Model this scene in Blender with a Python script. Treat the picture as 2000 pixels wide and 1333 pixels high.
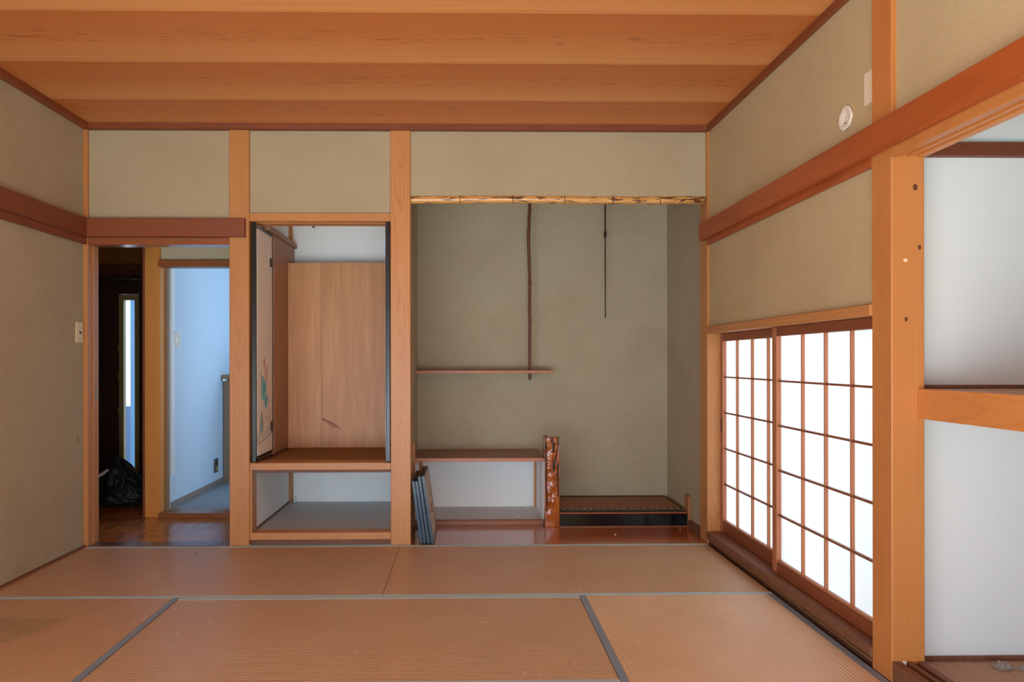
import bpy, bmesh, math, random
from mathutils import Vector, Matrix, noise

# ------------------------------------------------------------------ camera, world, lights, exposure
sc = bpy.context.scene
COL = sc.collection
for o in list(bpy.data.objects):
    bpy.data.objects.remove(o)
FPX, YAW, ROLL, EYE = 1394.0, 0.016, -0.00133, 1.08
cam_d = bpy.data.cameras.new('camera')
cam_d.sensor_width = 36.0
cam_d.lens = FPX / 2000 * 36
cam_d.shift_x = 70 / 2000
cam_d.shift_y = 38 / 2000
cam_d.clip_start = 0.05
cam = bpy.data.objects.new('camera', cam_d)
COL.objects.link(cam)
cam.matrix_world = (Matrix.Translation((0, 0, EYE)) @ Matrix.Rotation(-YAW, 4, 'Z')
                    @ Matrix.Rotation(math.pi / 2, 4, 'X') @ Matrix.Rotation(ROLL, 4, 'Z'))
sc.camera = cam

world = bpy.data.worlds.new('world')
sc.world = world
world.use_nodes = True
bg = world.node_tree.nodes['Background']
bg.inputs[0].default_value = (0.80, 0.91, 1.0, 1)
bg.inputs[1].default_value = 3.3

sc.view_settings.view_transform = 'Standard'
sc.view_settings.look = 'None'
sc.view_settings.gamma = 1
sc.view_settings.use_curve_mapping = False
sc.view_settings.exposure = -0.23
sc.cycles.max_bounces = 12
sc.cycles.diffuse_bounces = 7
sc.cycles.use_denoising = True


def area(name, loc, target, sx, sy, power, color):
    d = bpy.data.lights.new(name, 'AREA')
    d.shape = 'RECTANGLE'
    d.size, d.size_y, d.energy, d.color = sx, sy, power, color
    o = bpy.data.objects.new(name, d)
    COL.objects.link(o)
    o.location = loc
    o.rotation_euler = (Vector(target) - Vector(loc)).to_track_quat('-Z', 'Y').to_euler()
    return o


# daylight at the open garden side behind the camera, sunlight falling on the mats there, the window of the far room
area('garden_daylight', (-0.35, -1.12, 0.33), (-0.35, 4, 1.0), 3.0, 0.62, 60, (0.62, 0.83, 1.0))
area('side_window_daylight', (-2.36, -0.3, 0.50), (1.6, 2.2, 0.95), 1.2, 0.9, 46, (0.66, 0.85, 1.0))
area('far_room_daylight', (-0.36, 6.2, 1.25), (-2.0, 6.0, 1.0), 1.3, 1.6, 11, (0.22, 0.56, 1.0))
sun_d = bpy.data.lights.new('sun', 'SUN')
sun_d.energy = 58.0
sun_d.angle = math.radians(1.0)
sun_d.color = (0.76, 0.89, 1.0)
sun = bpy.data.objects.new('sun', sun_d)
COL.objects.link(sun)
sun.rotation_euler = Vector((0.05, math.cos(math.radians(42)), -math.sin(math.radians(42)))).to_track_quat('-Z', 'Y').to_euler()
sun.location = (0, -3, 3)


# ------------------------------------------------------------------ materials
class NT:
    def __init__(s, name):
        s.m = bpy.data.materials.new(name)
        s.m.use_nodes = True
        s.t = s.m.node_tree
        s.b = s.t.nodes['Principled BSDF']
        s.out = s.t.nodes['Material Output']

    def n(s, typ, **kw):
        nd = s.t.nodes.new(typ)
        for k, v in kw.items():
            setattr(nd, k, v)
        return nd

    def set(s, sock, v):
        if isinstance(v, bpy.types.NodeSocket):
            s.t.links.new(v, sock)
        else:
            sock.default_value = v

    def math(s, op, a, b=0.0, c=None):
        nd = s.n('ShaderNodeMath', operation=op)
        s.set(nd.inputs[0], a)
        s.set(nd.inputs[1], b)
        if c is not None:
            s.set(nd.inputs[2], c)
        return nd.outputs[0]

    def comb(s, x, y, z):
        nd = s.n('ShaderNodeCombineXYZ')
        for i, v in enumerate((x, y, z)):
            s.set(nd.inputs[i], v)
        return nd.outputs[0]

    def obj(s):
        tc = s.n('ShaderNodeTexCoord')
        sp = s.n('ShaderNodeSeparateXYZ')
        s.t.links.new(tc.outputs['Object'], sp.inputs[0])
        return tc.outputs['Object'], [sp.outputs[i] for i in range(3)]

    def rnd(s):
        return s.n('ShaderNodeObjectInfo').outputs['Random']

    def noise(s, vec, scale, detail=2.0, rough=0.5, dist=0.0):
        nd = s.n('ShaderNodeTexNoise')
        s.set(nd.inputs['Vector'], vec)
        nd.inputs['Scale'].default_value = scale
        nd.inputs['Detail'].default_value = detail
        nd.inputs['Roughness'].default_value = rough
        nd.inputs['Distortion'].default_value = dist
        return nd.outputs['Fac']

    def ramp(s, fac, stops, interp='LINEAR'):
        nd = s.n('ShaderNodeValToRGB')
        nd.color_ramp.interpolation = interp
        e = nd.color_ramp.elements
        while len(e) < len(stops):
            e.new(0.5)
        for el, (p, c) in zip(e, stops):
            el.position = p
            el.color = (*c, 1) if len(c) == 3 else c
        s.set(nd.inputs[0], fac)
        return nd.outputs[0]

    def mix(s, fac, a, b, blend='MIX'):
        nd = s.n('ShaderNodeMix', data_type='RGBA', blend_type=blend)
        s.set(nd.inputs[0], fac)
        for i, v in ((6, a), (7, b)):
            s.set(nd.inputs[i], v if isinstance(v, bpy.types.NodeSocket) else (*v, 1))
        return nd.outputs[2]

    def bump(s, h, strength, dist=0.001):
        nd = s.n('ShaderNodeBump')
        nd.inputs['Strength'].default_value = strength
        nd.inputs['Distance'].default_value = dist
        s.set(nd.inputs['Height'], h)
        s.t.links.new(nd.outputs[0], s.b.inputs['Normal'])

    def base(s, c):
        s.set(s.b.inputs['Base Color'], c if isinstance(c, bpy.types.NodeSocket) else (*c, 1))

    def rough(s, v):
        s.set(s.b.inputs['Roughness'], v)


def lin(r, g, b):
    f = lambda v: (v / 255) / 12.92 if v <= 10 else ((v / 255 + 0.055) / 1.055) ** 2.4
    return (f(r), f(g), f(b))


_w = {}


def wood(key, along, face, light, dark, freq=105.0, tilt=0.04, wob=0.009, rough=0.40, tone=0.22, coat=0.0, line=0.5, vary=0.14):
    """planed timber: growth rings about a slightly tilted axis, fine fibres, slow tone changes; ALONG grain axis, FACE axis of the wide face"""
    k = (key, along, face)
    if k in _w:
        return _w[k]
    t = NT('%s_%s%s' % (key, 'xyz'[along], 'xyz'[face]))
    other = 3 - along - face
    _, c = t.obj()
    r = t.math('MULTIPLY', t.rnd(), 37.0)
    a = t.math('ADD', c[along], r)
    b, f = c[other], c[face]
    n1 = t.noise(t.comb(t.math('MULTIPLY', a, 1.3), t.math('MULTIPLY', b, 7.0), t.math('ADD', f, r)), 1.0, 2.0)
    n2 = t.noise(t.comb(t.math('MULTIPLY', a, 5.0), t.math('MULTIPLY', b, 22.0), r), 1.0, 2.0)
    bb = t.math('ADD', b, t.math('MULTIPLY', t.math('SUBTRACT', n1, 0.5), wob * 4))
    sl = t.math('MULTIPLY', t.math('SINE', t.math('MULTIPLY', a, 1.9)), tilt)
    ff = t.math('ADD', t.math('ADD', f, 0.10), t.math('ADD', sl, t.math('MULTIPLY', t.math('SUBTRACT', n2, 0.5), wob)))
    d = t.math('SQRT', t.math('ADD', t.math('MULTIPLY', bb, bb), t.math('MULTIPLY', ff, ff)))
    ring = t.math('FRACT', t.math('MULTIPLY', d, freq))
    fib = t.noise(t.comb(t.math('MULTIPLY', a, 2.5), t.math('MULTIPLY', b, 260.0), t.math('MULTIPLY', f, 260.0)), 1.0, 3.0, 0.6)
    slow = t.noise(t.comb(t.math('MULTIPLY', a, 1.6), t.math('MULTIPLY', b, 14.0), t.math('MULTIPLY', f, 6.0)), 1.0, 2.0)
    rl = t.ramp(ring, [(0.0, (0.1,) * 3), (0.60, (0.10,) * 3), (0.88, (0.8,) * 3), (0.95, (1, 1, 1)), (1.0, (0.1,) * 3)])
    mask = t.math('MULTIPLY', rl, t.ramp(n1, [(0.35, (0.15,) * 3), (0.62, (1, 1, 1))]))
    base = t.mix(t.math('MULTIPLY', mask, line), light, dark)
    mid = tuple(l * 0.55 + dd * 0.45 for l, dd in zip(light, dark))
    base = t.mix(t.math('MULTIPLY', t.ramp(slow, [(0.3, (0, 0, 0)), (0.7, (1, 1, 1))]), tone * 1.6), base, mid)
    base = t.mix(t.math('MULTIPLY', t.ramp(fib, [(0.40, (0, 0, 0)), (0.75, (1, 1, 1))]), tone), base, dark)
    hue = t.n('ShaderNodeHueSaturation')
    t.set(hue.inputs['Color'], base)
    t.set(hue.inputs['Value'], t.math('ADD', 1 - vary / 2, t.math('MULTIPLY', t.rnd(), vary)))
    t.base(hue.outputs[0])
    t.rough(t.math('ADD', rough - 0.06, t.math('MULTIPLY', fib, 0.14)))
    t.b.inputs['Coat Weight'].default_value = coat
    t.b.inputs['Coat Roughness'].default_value = 0.12
    t.bump(t.math('ADD', t.math('MULTIPLY', ring, 0.3), fib), 0.12, 0.0008)
    _w[k] = t.m
    return t.m


HIN_L, HIN_D = lin(200, 138, 80), lin(150, 78, 36)
RED_L, RED_D = lin(136, 70, 38), lin(96, 42, 20)
OAK_L, OAK_D = lin(190, 118, 58), lin(140, 70, 26)
hin = lambda a, f: wood('pale_cypress', a, f, HIN_L, HIN_D)
red = lambda a, f: wood('red_cedar_beam', a, f, RED_L, RED_D, freq=70, tilt=0.02, line=0.45, rough=0.5)
org = lambda a, f: wood('orange_pine', a, f, lin(200, 130, 70), lin(154, 84, 36), line=0.34)
def ceiling_cedar():
    """printed cedar ceiling board: straight fine grain at the sides, wavy heart figure in the middle, paler towards one edge"""
    t = NT('ceiling_cedar_board')
    _, c = t.obj()
    r = t.math('MULTIPLY', t.rnd(), 37.0)
    a, b = t.math('ADD', c[0], r), c[1]
    fib = t.noise(t.comb(t.math('MULTIPLY', a, 1.2), t.math('MULTIPLY', b, 210.0), r), 1.0, 3.0, 0.6)
    fine = t.noise(t.comb(t.math('MULTIPLY', a, 0.5), t.math('MULTIPLY', b, 75.0), r), 1.0, 2.0, 0.5)
    tone = t.ramp(t.math('ADD', t.math('MULTIPLY', b, 2.1), 0.5), [(0.0, lin(180, 102, 48)), (0.35, lin(190, 113, 57)), (0.62, lin(202, 128, 71)), (0.93, lin(212, 144, 86)), (1.0, lin(200, 130, 73))])
    fld = t.noise(t.comb(t.math('MULTIPLY', a, 1.5), t.math('MULTIPLY', b, 15.0), r), 1.0, 3.0, 0.55, 0.35)
    con = t.math('ABSOLUTE', t.math('SUBTRACT', t.math('FRACT', t.math('MULTIPLY', fld, 11.0)), 0.5))
    ln = t.ramp(con, [(0.0, (1, 1, 1)), (0.05, (0.9,) * 3), (0.13, (0, 0, 0))])
    brk = t.ramp(t.noise(t.comb(t.math('MULTIPLY', a, 5.0), t.math('MULTIPLY', b, 30.0), r), 1.0, 2.0), [(0.42, (0, 0, 0)), (0.54, (1, 1, 1))])
    env = t.ramp(t.math('ABSOLUTE', t.math('ADD', b, 0.03)), [(0.0, (1, 1, 1)), (0.05, (0.9,) * 3), (0.10, (0, 0, 0))])
    m = t.math('MULTIPLY', t.math('MULTIPLY', ln, brk), env)
    col = t.mix(t.math('MULTIPLY', t.ramp(fib, [(0.42, (0, 0, 0)), (0.72, (1, 1, 1))]), 0.22), tone, lin(160, 88, 40))
    col = t.mix(t.math('MULTIPLY', t.ramp(fine, [(0.5, (0, 0, 0)), (0.66, (1, 1, 1))]), 0.20), col, lin(168, 96, 46))
    col = t.mix(t.math('MULTIPLY', m, 0.75), col, lin(132, 66, 28))
    t.base(col)
    t.rough(0.46)
    t.bump(fib, 0.08, 0.0006)
    return t.m


ceilw = ceiling_cedar()
plyw = wood('brown_plywood', 2, 1, lin(212, 158, 106), lin(158, 98, 54), freq=26, tilt=0.03, wob=0.03, rough=0.45, tone=0.55, line=0.35)
plyside = wood('brown_plywood_side', 2, 0, lin(172, 124, 90), lin(126, 82, 54), freq=26, tilt=0.03, wob=0.03, rough=0.5, tone=0.3, line=0.3)
alcw = wood('varnished_alcove_board', 0, 2, lin(186, 100, 38), lin(138, 62, 20), freq=40, tilt=0.015, rough=0.2, coat=0.7, line=0.4)
darkw = wood('dark_weathered_wood', 0, 1, lin(128, 82, 58), lin(60, 32, 22), freq=150, tilt=0.06, wob=0.03, rough=0.6)
darky = wood('dark_weathered_wood', 1, 0, lin(128, 84, 58), lin(74, 42, 26), freq=110, tilt=0.03, rough=0.55)
battw = wood('dark_grained_batten', 0, 1, lin(118, 58, 28), lin(64, 24, 10), freq=120, tilt=0.05, wob=0.05, rough=0.5, line=0.9)
shojiw = lambda a, f: wood('shoji_lattice_wood', a, f, lin(180, 112, 74), lin(132, 68, 40), line=0.3)
shojir = lambda a, f: wood('shoji_rail_wood', a, f, lin(142, 76, 44), lin(100, 44, 22), line=0.3)
grayw = wood('grey_dusty_board', 0, 2, lin(204, 204, 206), lin(168, 168, 170), freq=20, tilt=0.02, wob=0.04, rough=0.42, line=0.25)
pqx = wood('parquet_block', 0, 2, lin(200, 126, 60), lin(142, 80, 32), vary=0.34, freq=60, tilt=0.03, rough=0.2, coat=0.4, line=0.4)
pqy = wood('parquet_block', 1, 2, lin(186, 112, 50), lin(132, 72, 28), vary=0.34, freq=60, tilt=0.03, rough=0.2, coat=0.4, line=0.4)
entw = wood('dark_entry_board', 0, 1, lin(160, 98, 36), lin(110, 58, 16), freq=60, tilt=0.03, line=0.5)
entd = wood('dark_brown_door', 2, 1, lin(76, 44, 32), lin(50, 26, 18), line=0.4)
cfloor = wood('closet_floor_ply', 1, 2, lin(176, 138, 112), lin(138, 100, 78), freq=26, tilt=0.02, wob=0.03, rough=0.55, line=0.3)


def plaster(name, c, c2, sp=0.5, stain=None):
    t = NT(name)
    v, _ = t.obj()
    geo = t.n('ShaderNodeNewGeometry').outputs['Position']
    n1 = t.noise(geo, 330.0, 3.0, 0.7)
    n2 = t.noise(geo, 2.2, 4.0, 0.6)
    col = t.mix(t.ramp(n1, [(0.36, (0, 0, 0)), (0.64, (1, 1, 1))]), tuple(x * (1 - sp * 0.42) for x in c), tuple(min(1, x * (1 + sp * 0.32)) for x in c))
    col = t.mix(t.math('MULTIPLY', t.ramp(n2, [(0.42, (0, 0, 0)), (0.72, (1, 1, 1))]), 0.55), col, c2, 'MIX')
    if stain:
        n3 = t.noise(geo, 6.0, 5.0, 0.65)
        col = t.mix(t.math('MULTIPLY', t.ramp(n3, [(0.56, (0, 0, 0)), (0.70, (1, 1, 1))]), 0.35), col, stain)
    t.base(col)
    t.rough(0.95)
    t.bump(n1, 0.35, 0.0015)
    return t.m


P_MAIN = plaster('sand_plaster', lin(178, 162, 132), lin(164, 145, 115))
P_RIGHT = plaster('sand_plaster_weathered', lin(188, 168, 130), lin(176, 152, 112), stain=lin(196, 168, 104))
P_ALC = plaster('sand_plaster_alcove', lin(178, 168, 142), lin(164, 148, 124))


def plain(name, c, rough=0.5, metal=0.0, coat=0.0, var=0.06, scale=30.0, bump=0.0):
    t = NT(name)
    v, _ = t.obj()
    n1 = t.noise(v, scale, 3.0)
    t.base(t.mix(n1, tuple(x * (1 - var) for x in c), tuple(min(1, x * (1 + var)) for x in c)))
    t.rough(rough)
    t.b.inputs['Metallic'].default_value = metal
    t.b.inputs['Coat Weight'].default_value = coat
    if bump:
        t.bump(n1, bump, 0.002)
    return t.m


WHITE = plain('white_wall_lining', lin(244, 246, 246), 0.85, var=0.02, scale=4, bump=0.03)  # whitened for the back closets, which less light reaches
WHITE_DIM = plain('dimmed_white_lining', lin(214, 216, 215), 0.85, var=0.02, scale=4, bump=0.03)  # same lining, darkened to offset stronger light in the open closet
WHITE_HALL = plain('white_hall_wallpaper', lin(200, 218, 232), 0.8, var=0.015, scale=160, bump=0.08)
LACQ = plain('black_lacquer', (0.004, 0.004, 0.006), 0.28)
LACQ_PANEL = plain('black_lacquer_panel', (0.003, 0.003, 0.005), 0.12)
LACQ_SHINE = plain('black_lacquer_blue_shine', lin(44, 70, 92), 0.25, coat=0.5)  # black lacquer edges, their blue reflection put into the colour
PAPER_F = plain('cream_door_paper', lin(240, 230, 216), 0.85, var=0.03, scale=12)
PAPER_D = plain('beige_door_paper', lin(196, 178, 158), 0.85, var=0.03, scale=60)
BRONZE = plain('dark_bronze', lin(64, 56, 50), 0.4, metal=0.7)
CREAM = plain('cream_plastic', lin(226, 208, 160), 0.45, var=0.01)
IVORY = plain('ivory_plastic', lin(222, 208, 188), 0.45, var=0.01)
DARKPL = plain('dark_plastic', (0.012, 0.012, 0.014), 0.4)
WHITEPL = plain('white_plastic', lin(232, 234, 232), 0.5, var=0.01)
OUTLETM = plain('grey_brown_outlet_plate', lin(92, 88, 86), 0.45)
YELLOWP = plain('yellowed_plastic', lin(180, 168, 84), 0.5)
CARPET = plain('grey_carpet', lin(150, 160, 166), 0.95, var=0.2, scale=420, bump=0.5)
TANPAN = plain('tan_brown_panel', lin(142, 116, 92), 0.6, var=0.03)
SKIRT = plain('grey_brown_skirting', lin(140, 126, 118), 0.6)
OLIVE = plain('olive_door_frame', lin(170, 150, 100), 0.5, var=0.05)
STEEL = plain('brushed_metal', lin(150, 140, 120), 0.35, metal=0.8)
IRON = plain('dark_iron', lin(52, 44, 44), 0.45, metal=0.6)
BAGM = plain('black_nylon', (0.008, 0.009, 0.011), 0.55, var=0.3, scale=20, bump=0.3)
PAPERW = plain('white_paper', lin(214, 208, 206), 0.7)
DUST = plain('grey_lint', lin(150, 136, 126), 1.0, var=0.3, scale=60, bump=1.0)
PLUGM = plain('white_plastic_wrap', lin(226, 216, 202), 0.45, var=0.1, scale=40, bump=0.4)
BLUEF = plain('blue_painted_sheet', lin(24, 74, 140), 0.5)
BLUEL = plain('light_blue_painted_post', lin(64, 128, 186), 0.5)
GREEN_P = plain('pale_green_paper', lin(170, 200, 180), 0.8)
BRANCHM = plain('reddish_bark', lin(104, 56, 38), 0.45, var=0.3, scale=40, bump=0.6)
TUBE_N = plain('cut_knot', lin(140, 84, 58), 0.5)
GROUND = plain('garden_ground', lin(150, 146, 138), 0.95, var=0.1)
SHELFMAT = plain('brown_fibre_mat', lin(136, 94, 40), 0.9, var=0.35, scale=240, bump=0.6)
TEAL, TEALD, PINK, GREYG, INK = (plain('teal_paint', lin(134, 200, 210), 0.85), plain('dark_teal_paint', lin(82, 148, 170), 0.85),
                                 plain('pink_paint', lin(224, 124, 120), 0.85), plain('grey_green_paint', lin(176, 176, 156), 0.85),
                                 plain('brown_ink', lin(150, 128, 110), 0.85))
WASH = plain('pale_wash', lin(224, 214, 200), 0.85)


def shoji_paper():
    t = NT('shoji_paper')
    v, _ = t.obj()
    n = t.noise(v, 60.0, 4.0, 0.7)
    col = t.mix(n, (0.86, 0.88, 0.89), (0.93, 0.94, 0.94))
    tr, df, mx = t.n('ShaderNodeBsdfTranslucent'), t.n('ShaderNodeBsdfDiffuse'), t.n('ShaderNodeMixShader')
    t.set(tr.inputs[0], col)
    t.set(df.inputs[0], (0.85, 0.86, 0.86, 1))
    mx.inputs[0].default_value = 0.25
    t.t.links.new(tr.outputs[0], mx.inputs[1])
    t.t.links.new(df.outputs[0], mx.inputs[2])
    t.t.links.new(mx.outputs[0], t.out.inputs[0])
    return t.m


def frosted():
    t = NT('frosted_glass')
    tr, tp, mx = t.n('ShaderNodeBsdfTranslucent'), t.n('ShaderNodeBsdfTransparent'), t.n('ShaderNodeMixShader')
    tr.inputs[0].default_value = (0.62, 0.80, 0.95, 1)
    tp.inputs[0].default_value = (0.92, 0.97, 1, 1)
    mx.inputs[0].default_value = 0.93
    t.t.links.new(tr.outputs[0], mx.inputs[1])
    t.t.links.new(tp.outputs[0], mx.inputs[2])
    t.t.links.new(mx.outputs[0], t.out.inputs[0])
    return t.m


SHOJI, FROST = shoji_paper(), frosted()


def tatami(name, along, patch=None, c1=lin(216, 188, 154), c2=lin(192, 158, 124)):
    t = NT(name)
    v, c = t.obj()
    a, b = c[along], c[1 - along]
    st = t.math('SINE', t.math('MULTIPLY', b, 2 * math.pi / 0.0152))
    st2 = t.math('SINE', t.math('MULTIPLY', a, 2 * math.pi / 0.0068))
    hgt = t.math('MULTIPLY', st, t.math('ADD', 0.8, t.math('MULTIPLY', st2, 0.2)))
    fib = t.noise(t.comb(t.math('MULTIPLY', a, 420.0), t.math('MULTIPLY', b, 5.0), t.rnd()), 1.0, 2.0, 0.6)
    big = t.noise(v, 2.6, 4.0, 0.6)
    col = t.mix(fib, c2, c1)
    col = t.mix(t.math('MULTIPLY', t.ramp(big, [(0.35, (0, 0, 0)), (0.7, (1, 1, 1))]), 0.30), col, lin(184, 140, 106))
    col = t.mix(t.math('MULTIPLY', t.ramp(st, [(0.0, (1, 1, 1)), (0.45, (0, 0, 0))]), 0.16), col, tuple(x * 0.62 for x in c2))
    spn = t.noise(t.comb(t.math('MULTIPLY', a, 1.0), t.math('MULTIPLY', b, 0.55), t.rnd()), 38.0, 1.0, 0.4)
    col = t.mix(t.math('MULTIPLY', t.ramp(spn, [(0.745, (0, 0, 0)), (0.775, (1, 1, 1))]), 0.7), col, lin(226, 206, 190))
    if patch:
        (x0, x1, y0, y1) = patch
        inx = t.math('MULTIPLY', t.math('GREATER_THAN', c[0], x0), t.math('LESS_THAN', t.math('ADD', c[0], t.math('MULTIPLY', c[1], -0.35)), x1))
        iny = t.math('MULTIPLY', t.math('GREATER_THAN', c[1], y0), t.math('LESS_THAN', c[1], y1))
        col = t.mix(t.math('MULTIPLY', t.math('MULTIPLY', inx, iny), 0.45), col, lin(150, 136, 100))
    t.base(col)
    t.rough(t.math('ADD', 0.32, t.math('MULTIPLY', fib, 0.12)))
    t.bump(t.math('ADD', hgt, t.math('MULTIPLY', fib, 0.5)), 0.36, 0.0014)
    return t.m


def heri(name, along, ca, cb):
    t = NT(name)
    v, c = t.obj()
    ch = t.n('ShaderNodeTexChecker')
    ch.inputs['Scale'].default_value = 1.0
    a, b = c[along], c[1 - along]
    p = t.comb(t.math('MULTIPLY', t.math('ADD', a, b), 80.0), t.math('MULTIPLY', t.math('SUBTRACT', a, b), 80.0), 0.5)
    t.set(ch.inputs['Vector'], p)
    t.set(ch.inputs['Color1'], (*ca, 1))
    t.set(ch.inputs['Color2'], (*cb, 1))
    t.base(ch.outputs['Color'])
    t.rough(0.5)
    t.b.inputs['Sheen Weight'].default_value = 0.3
    t.bump(t.noise(v, 700.0), 0.3, 0.001)
    return t.m


def motif_border():
    """black cloth border printed with a row of pale ovals"""
    t = NT('printed_alcove_border')
    v, c = t.obj()
    fx = t.math('SUBTRACT', t.math('FRACT', t.math('MULTIPLY', c[0], 1 / 0.044)), 0.5)
    fy = t.math('MULTIPLY', c[1], 1 / 0.036)
    d = t.math('SQRT', t.math('ADD', t.math('MULTIPLY', fx, t.math('MULTIPLY', fx, 1.4)), t.math('MULTIPLY', fy, fy)))
    ringv = t.ramp(d, [(0.0, (0.25,) * 3), (0.20, (0.25,) * 3), (0.30, (0.75, 0.75, 0.76)), (0.42, (0.02,) * 3), (0.60, (0.02,) * 3), (0.64, (0.16,) * 3), (0.70, (0.012,) * 3)])
    t.base(ringv)
    t.rough(0.7)
    return t.m


def bamboo_mat():
    t = NT('mottled_bamboo')
    v, c = t.obj()
    ang = t.math('ARCTAN2', c[1], c[2])
    p = t.comb(t.math('MULTIPLY', c[0], 5.0), t.math('MULTIPLY', ang, 0.9), 0.0)
    n = t.noise(p, 2.3, 5.0, 0.62, 0.6)
    big = t.noise(t.comb(t.math('MULTIPLY', c[0], 2.0), 0.0, 0.0), 1.0, 1.0)
    col = t.mix(t.noise(t.comb(t.math('MULTIPLY', c[0], 3.0), t.math('MULTIPLY', ang, 30.0), 0.0), 1.0), lin(226, 172, 104), lin(206, 150, 82))
    m = t.ramp(t.math('ADD', n, t.math('MULTIPLY', t.math('SUBTRACT', big, 0.5), 0.35)), [(0.545, (0, 0, 0)), (0.575, (1, 1, 1))])
    t.base(t.mix(m, col, lin(96, 54, 34)))
    t.rough(0.28)
    t.b.inputs['Coat Weight'].default_value = 0.4
    return t.m


# ------------------------------------------------------------------ object helpers
def props(o, label=None, cat=None, kind=None, group=None):
    if label: o['label'] = label
    if cat: o['category'] = cat
    if kind: o['kind'] = kind
    if group: o['group'] = group
    return o


def wloc(p):
    v = Vector((0, 0, 0))
    while p is not None:
        v = v + Vector(p.location)
        p = p.parent
    return v


def link(name, me, mat, loc=(0, 0, 0), parent=None):
    o = bpy.data.objects.new(name, me)
    COL.objects.link(o)
    if mat is not None:
        for m in (mat if isinstance(mat, (list, tuple)) else [mat]):
            me.materials.append(m)
    if parent is not None:
        o.parent = parent
        o.location = Vector(loc) - wloc(parent)
    else:
        o.location = loc
    return o


def empty(name, loc, label=None, cat=None, kind=None, group=None, parent=None):
    o = bpy.data.objects.new(name, None)
    COL.objects.link(o)
    o.empty_display_size = 0.1
    if parent is not None:
        o.parent = parent
        o.location = Vector(loc) - wloc(parent)
    else:
        o.location = loc
    return props(o, label, cat, kind, group)


def finish(bm, name, smooth=False):
    bmesh.ops.recalc_face_normals(bm, faces=bm.faces)
    me = bpy.data.meshes.new(name)
    bm.to_mesh(me)
    bm.free()
    if smooth:
        for p in me.polygons:
            p.use_smooth = True
    return me


def box_mesh(name, sx, sy, sz, bev=0.0015):
    bm = bmesh.new()
    bmesh.ops.create_cube(bm, size=1.0)
    bmesh.ops.scale(bm, vec=(sx, sy, sz), verts=bm.verts)
    b = min(bev, 0.3 * min(sx, sy, sz))
    if b > 0:
        bmesh.ops.bevel(bm, geom=list(bm.edges), offset=b, segments=1, affect='EDGES')
    return finish(bm, name)


def box(name, x0, x1, y0, y1, z0, z1, mat, parent=None, label=None, cat=None, kind=None, bev=0.0015, group=None):
    me = box_mesh(name, x1 - x0, y1 - y0, z1 - z0, bev)
    o = link(name, me, mat, ((x0 + x1) / 2, (y0 + y1) / 2, (z0 + z1) / 2), parent)
    return props(o, label, cat, kind, group)


def prof(name, pts, axis, lo, hi, mat, parent=None, label=None, cat=None, kind=None):
    """extrude a 2-D outline along AXIS; outline coordinates are the other two axes in xyz order"""
    bm = bmesh.new()
    ends = []
    for v in (lo, hi):
        vs = []
        for (p, q) in pts:
            c = [p, q]
            c.insert(axis, v)
            vs.append(bm.verts.new(c))
        ends.append(vs)
    n = len(pts)
    bm.faces.new(ends[0])
    bm.faces.new(ends[1][::-1])
    for i in range(n):
        bm.faces.new((ends[0][i], ends[0][(i + 1) % n], ends[1][(i + 1) % n], ends[1][i]))
    ctr = Vector((0, 0, 0))
    for v in bm.verts:
        ctr += v.co
    ctr /= len(bm.verts)
    bmesh.ops.translate(bm, vec=-ctr, verts=bm.verts)
    return props(link(name, finish(bm, name), mat, ctr, parent), label, cat, kind)


def tube_mesh(name, path, radii, seg=12, cap=True):
    bm = bmesh.new()
    rings = []
    n = len(path)
    for i, p in enumerate(path):
        p = Vector(p)
        d = (Vector(path[min(i + 1, n - 1)]) - Vector(path[max(i - 1, 0)])).normalized()
        ref = Vector((0, 1, 0)) if abs(d.y) < 0.9 else Vector((1, 0, 0))
        u = d.cross(ref).normalized()
        w = d.cross(u).normalized()
        rings.append([bm.verts.new(p + (u * math.cos(2 * math.pi * k / seg) + w * math.sin(2 * math.pi * k / seg)) * radii[i]) for k in range(seg)])
    for i in range(n - 1):
        for k in range(seg):
            bm.faces.new((rings[i][k], rings[i][(k + 1) % seg], rings[i + 1][(k + 1) % seg], rings[i + 1][k]))
    if cap:
        bm.faces.new(rings[0][::-1])
        bm.faces.new(rings[-1])
    return finish(bm, name, True)


S = 'structure'
CEIL, Y0 = 2.46, 4.18

# ------------------------------------------------------------------ ground and floors
box('sunshade', -5.2, 2.45, -1.35, 6.9, 2.60, 2.72, darkw, None, 'added flat roof above the rooms, unseen from inside', 'sunshade', S, bev=0)  # slab added over the house to keep sun off the blue fence
box('ground', -9, 9, -8, 14, -0.62, -0.52, GROUND, None, 'pale garden ground around the house seen only outside', 'ground', S)
box('floor', -2.33, 1.60, -1.0, 0.56, -0.10, 0.0, wood('pale_bounce_board', 0, 2, lin(214, 196, 168), lin(190, 164, 130)), None, 'plain wooden floor behind the tatami mats', 'floor', S, bev=0)  # unseen floor, made pale to bounce more sunlight into the room
box('floor_base', -2.33, 1.60, 0.56, 4.18, -0.12, -0.052, cfloor, None, 'boarded base under the tatami mats', 'floor', S, bev=0)

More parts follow.
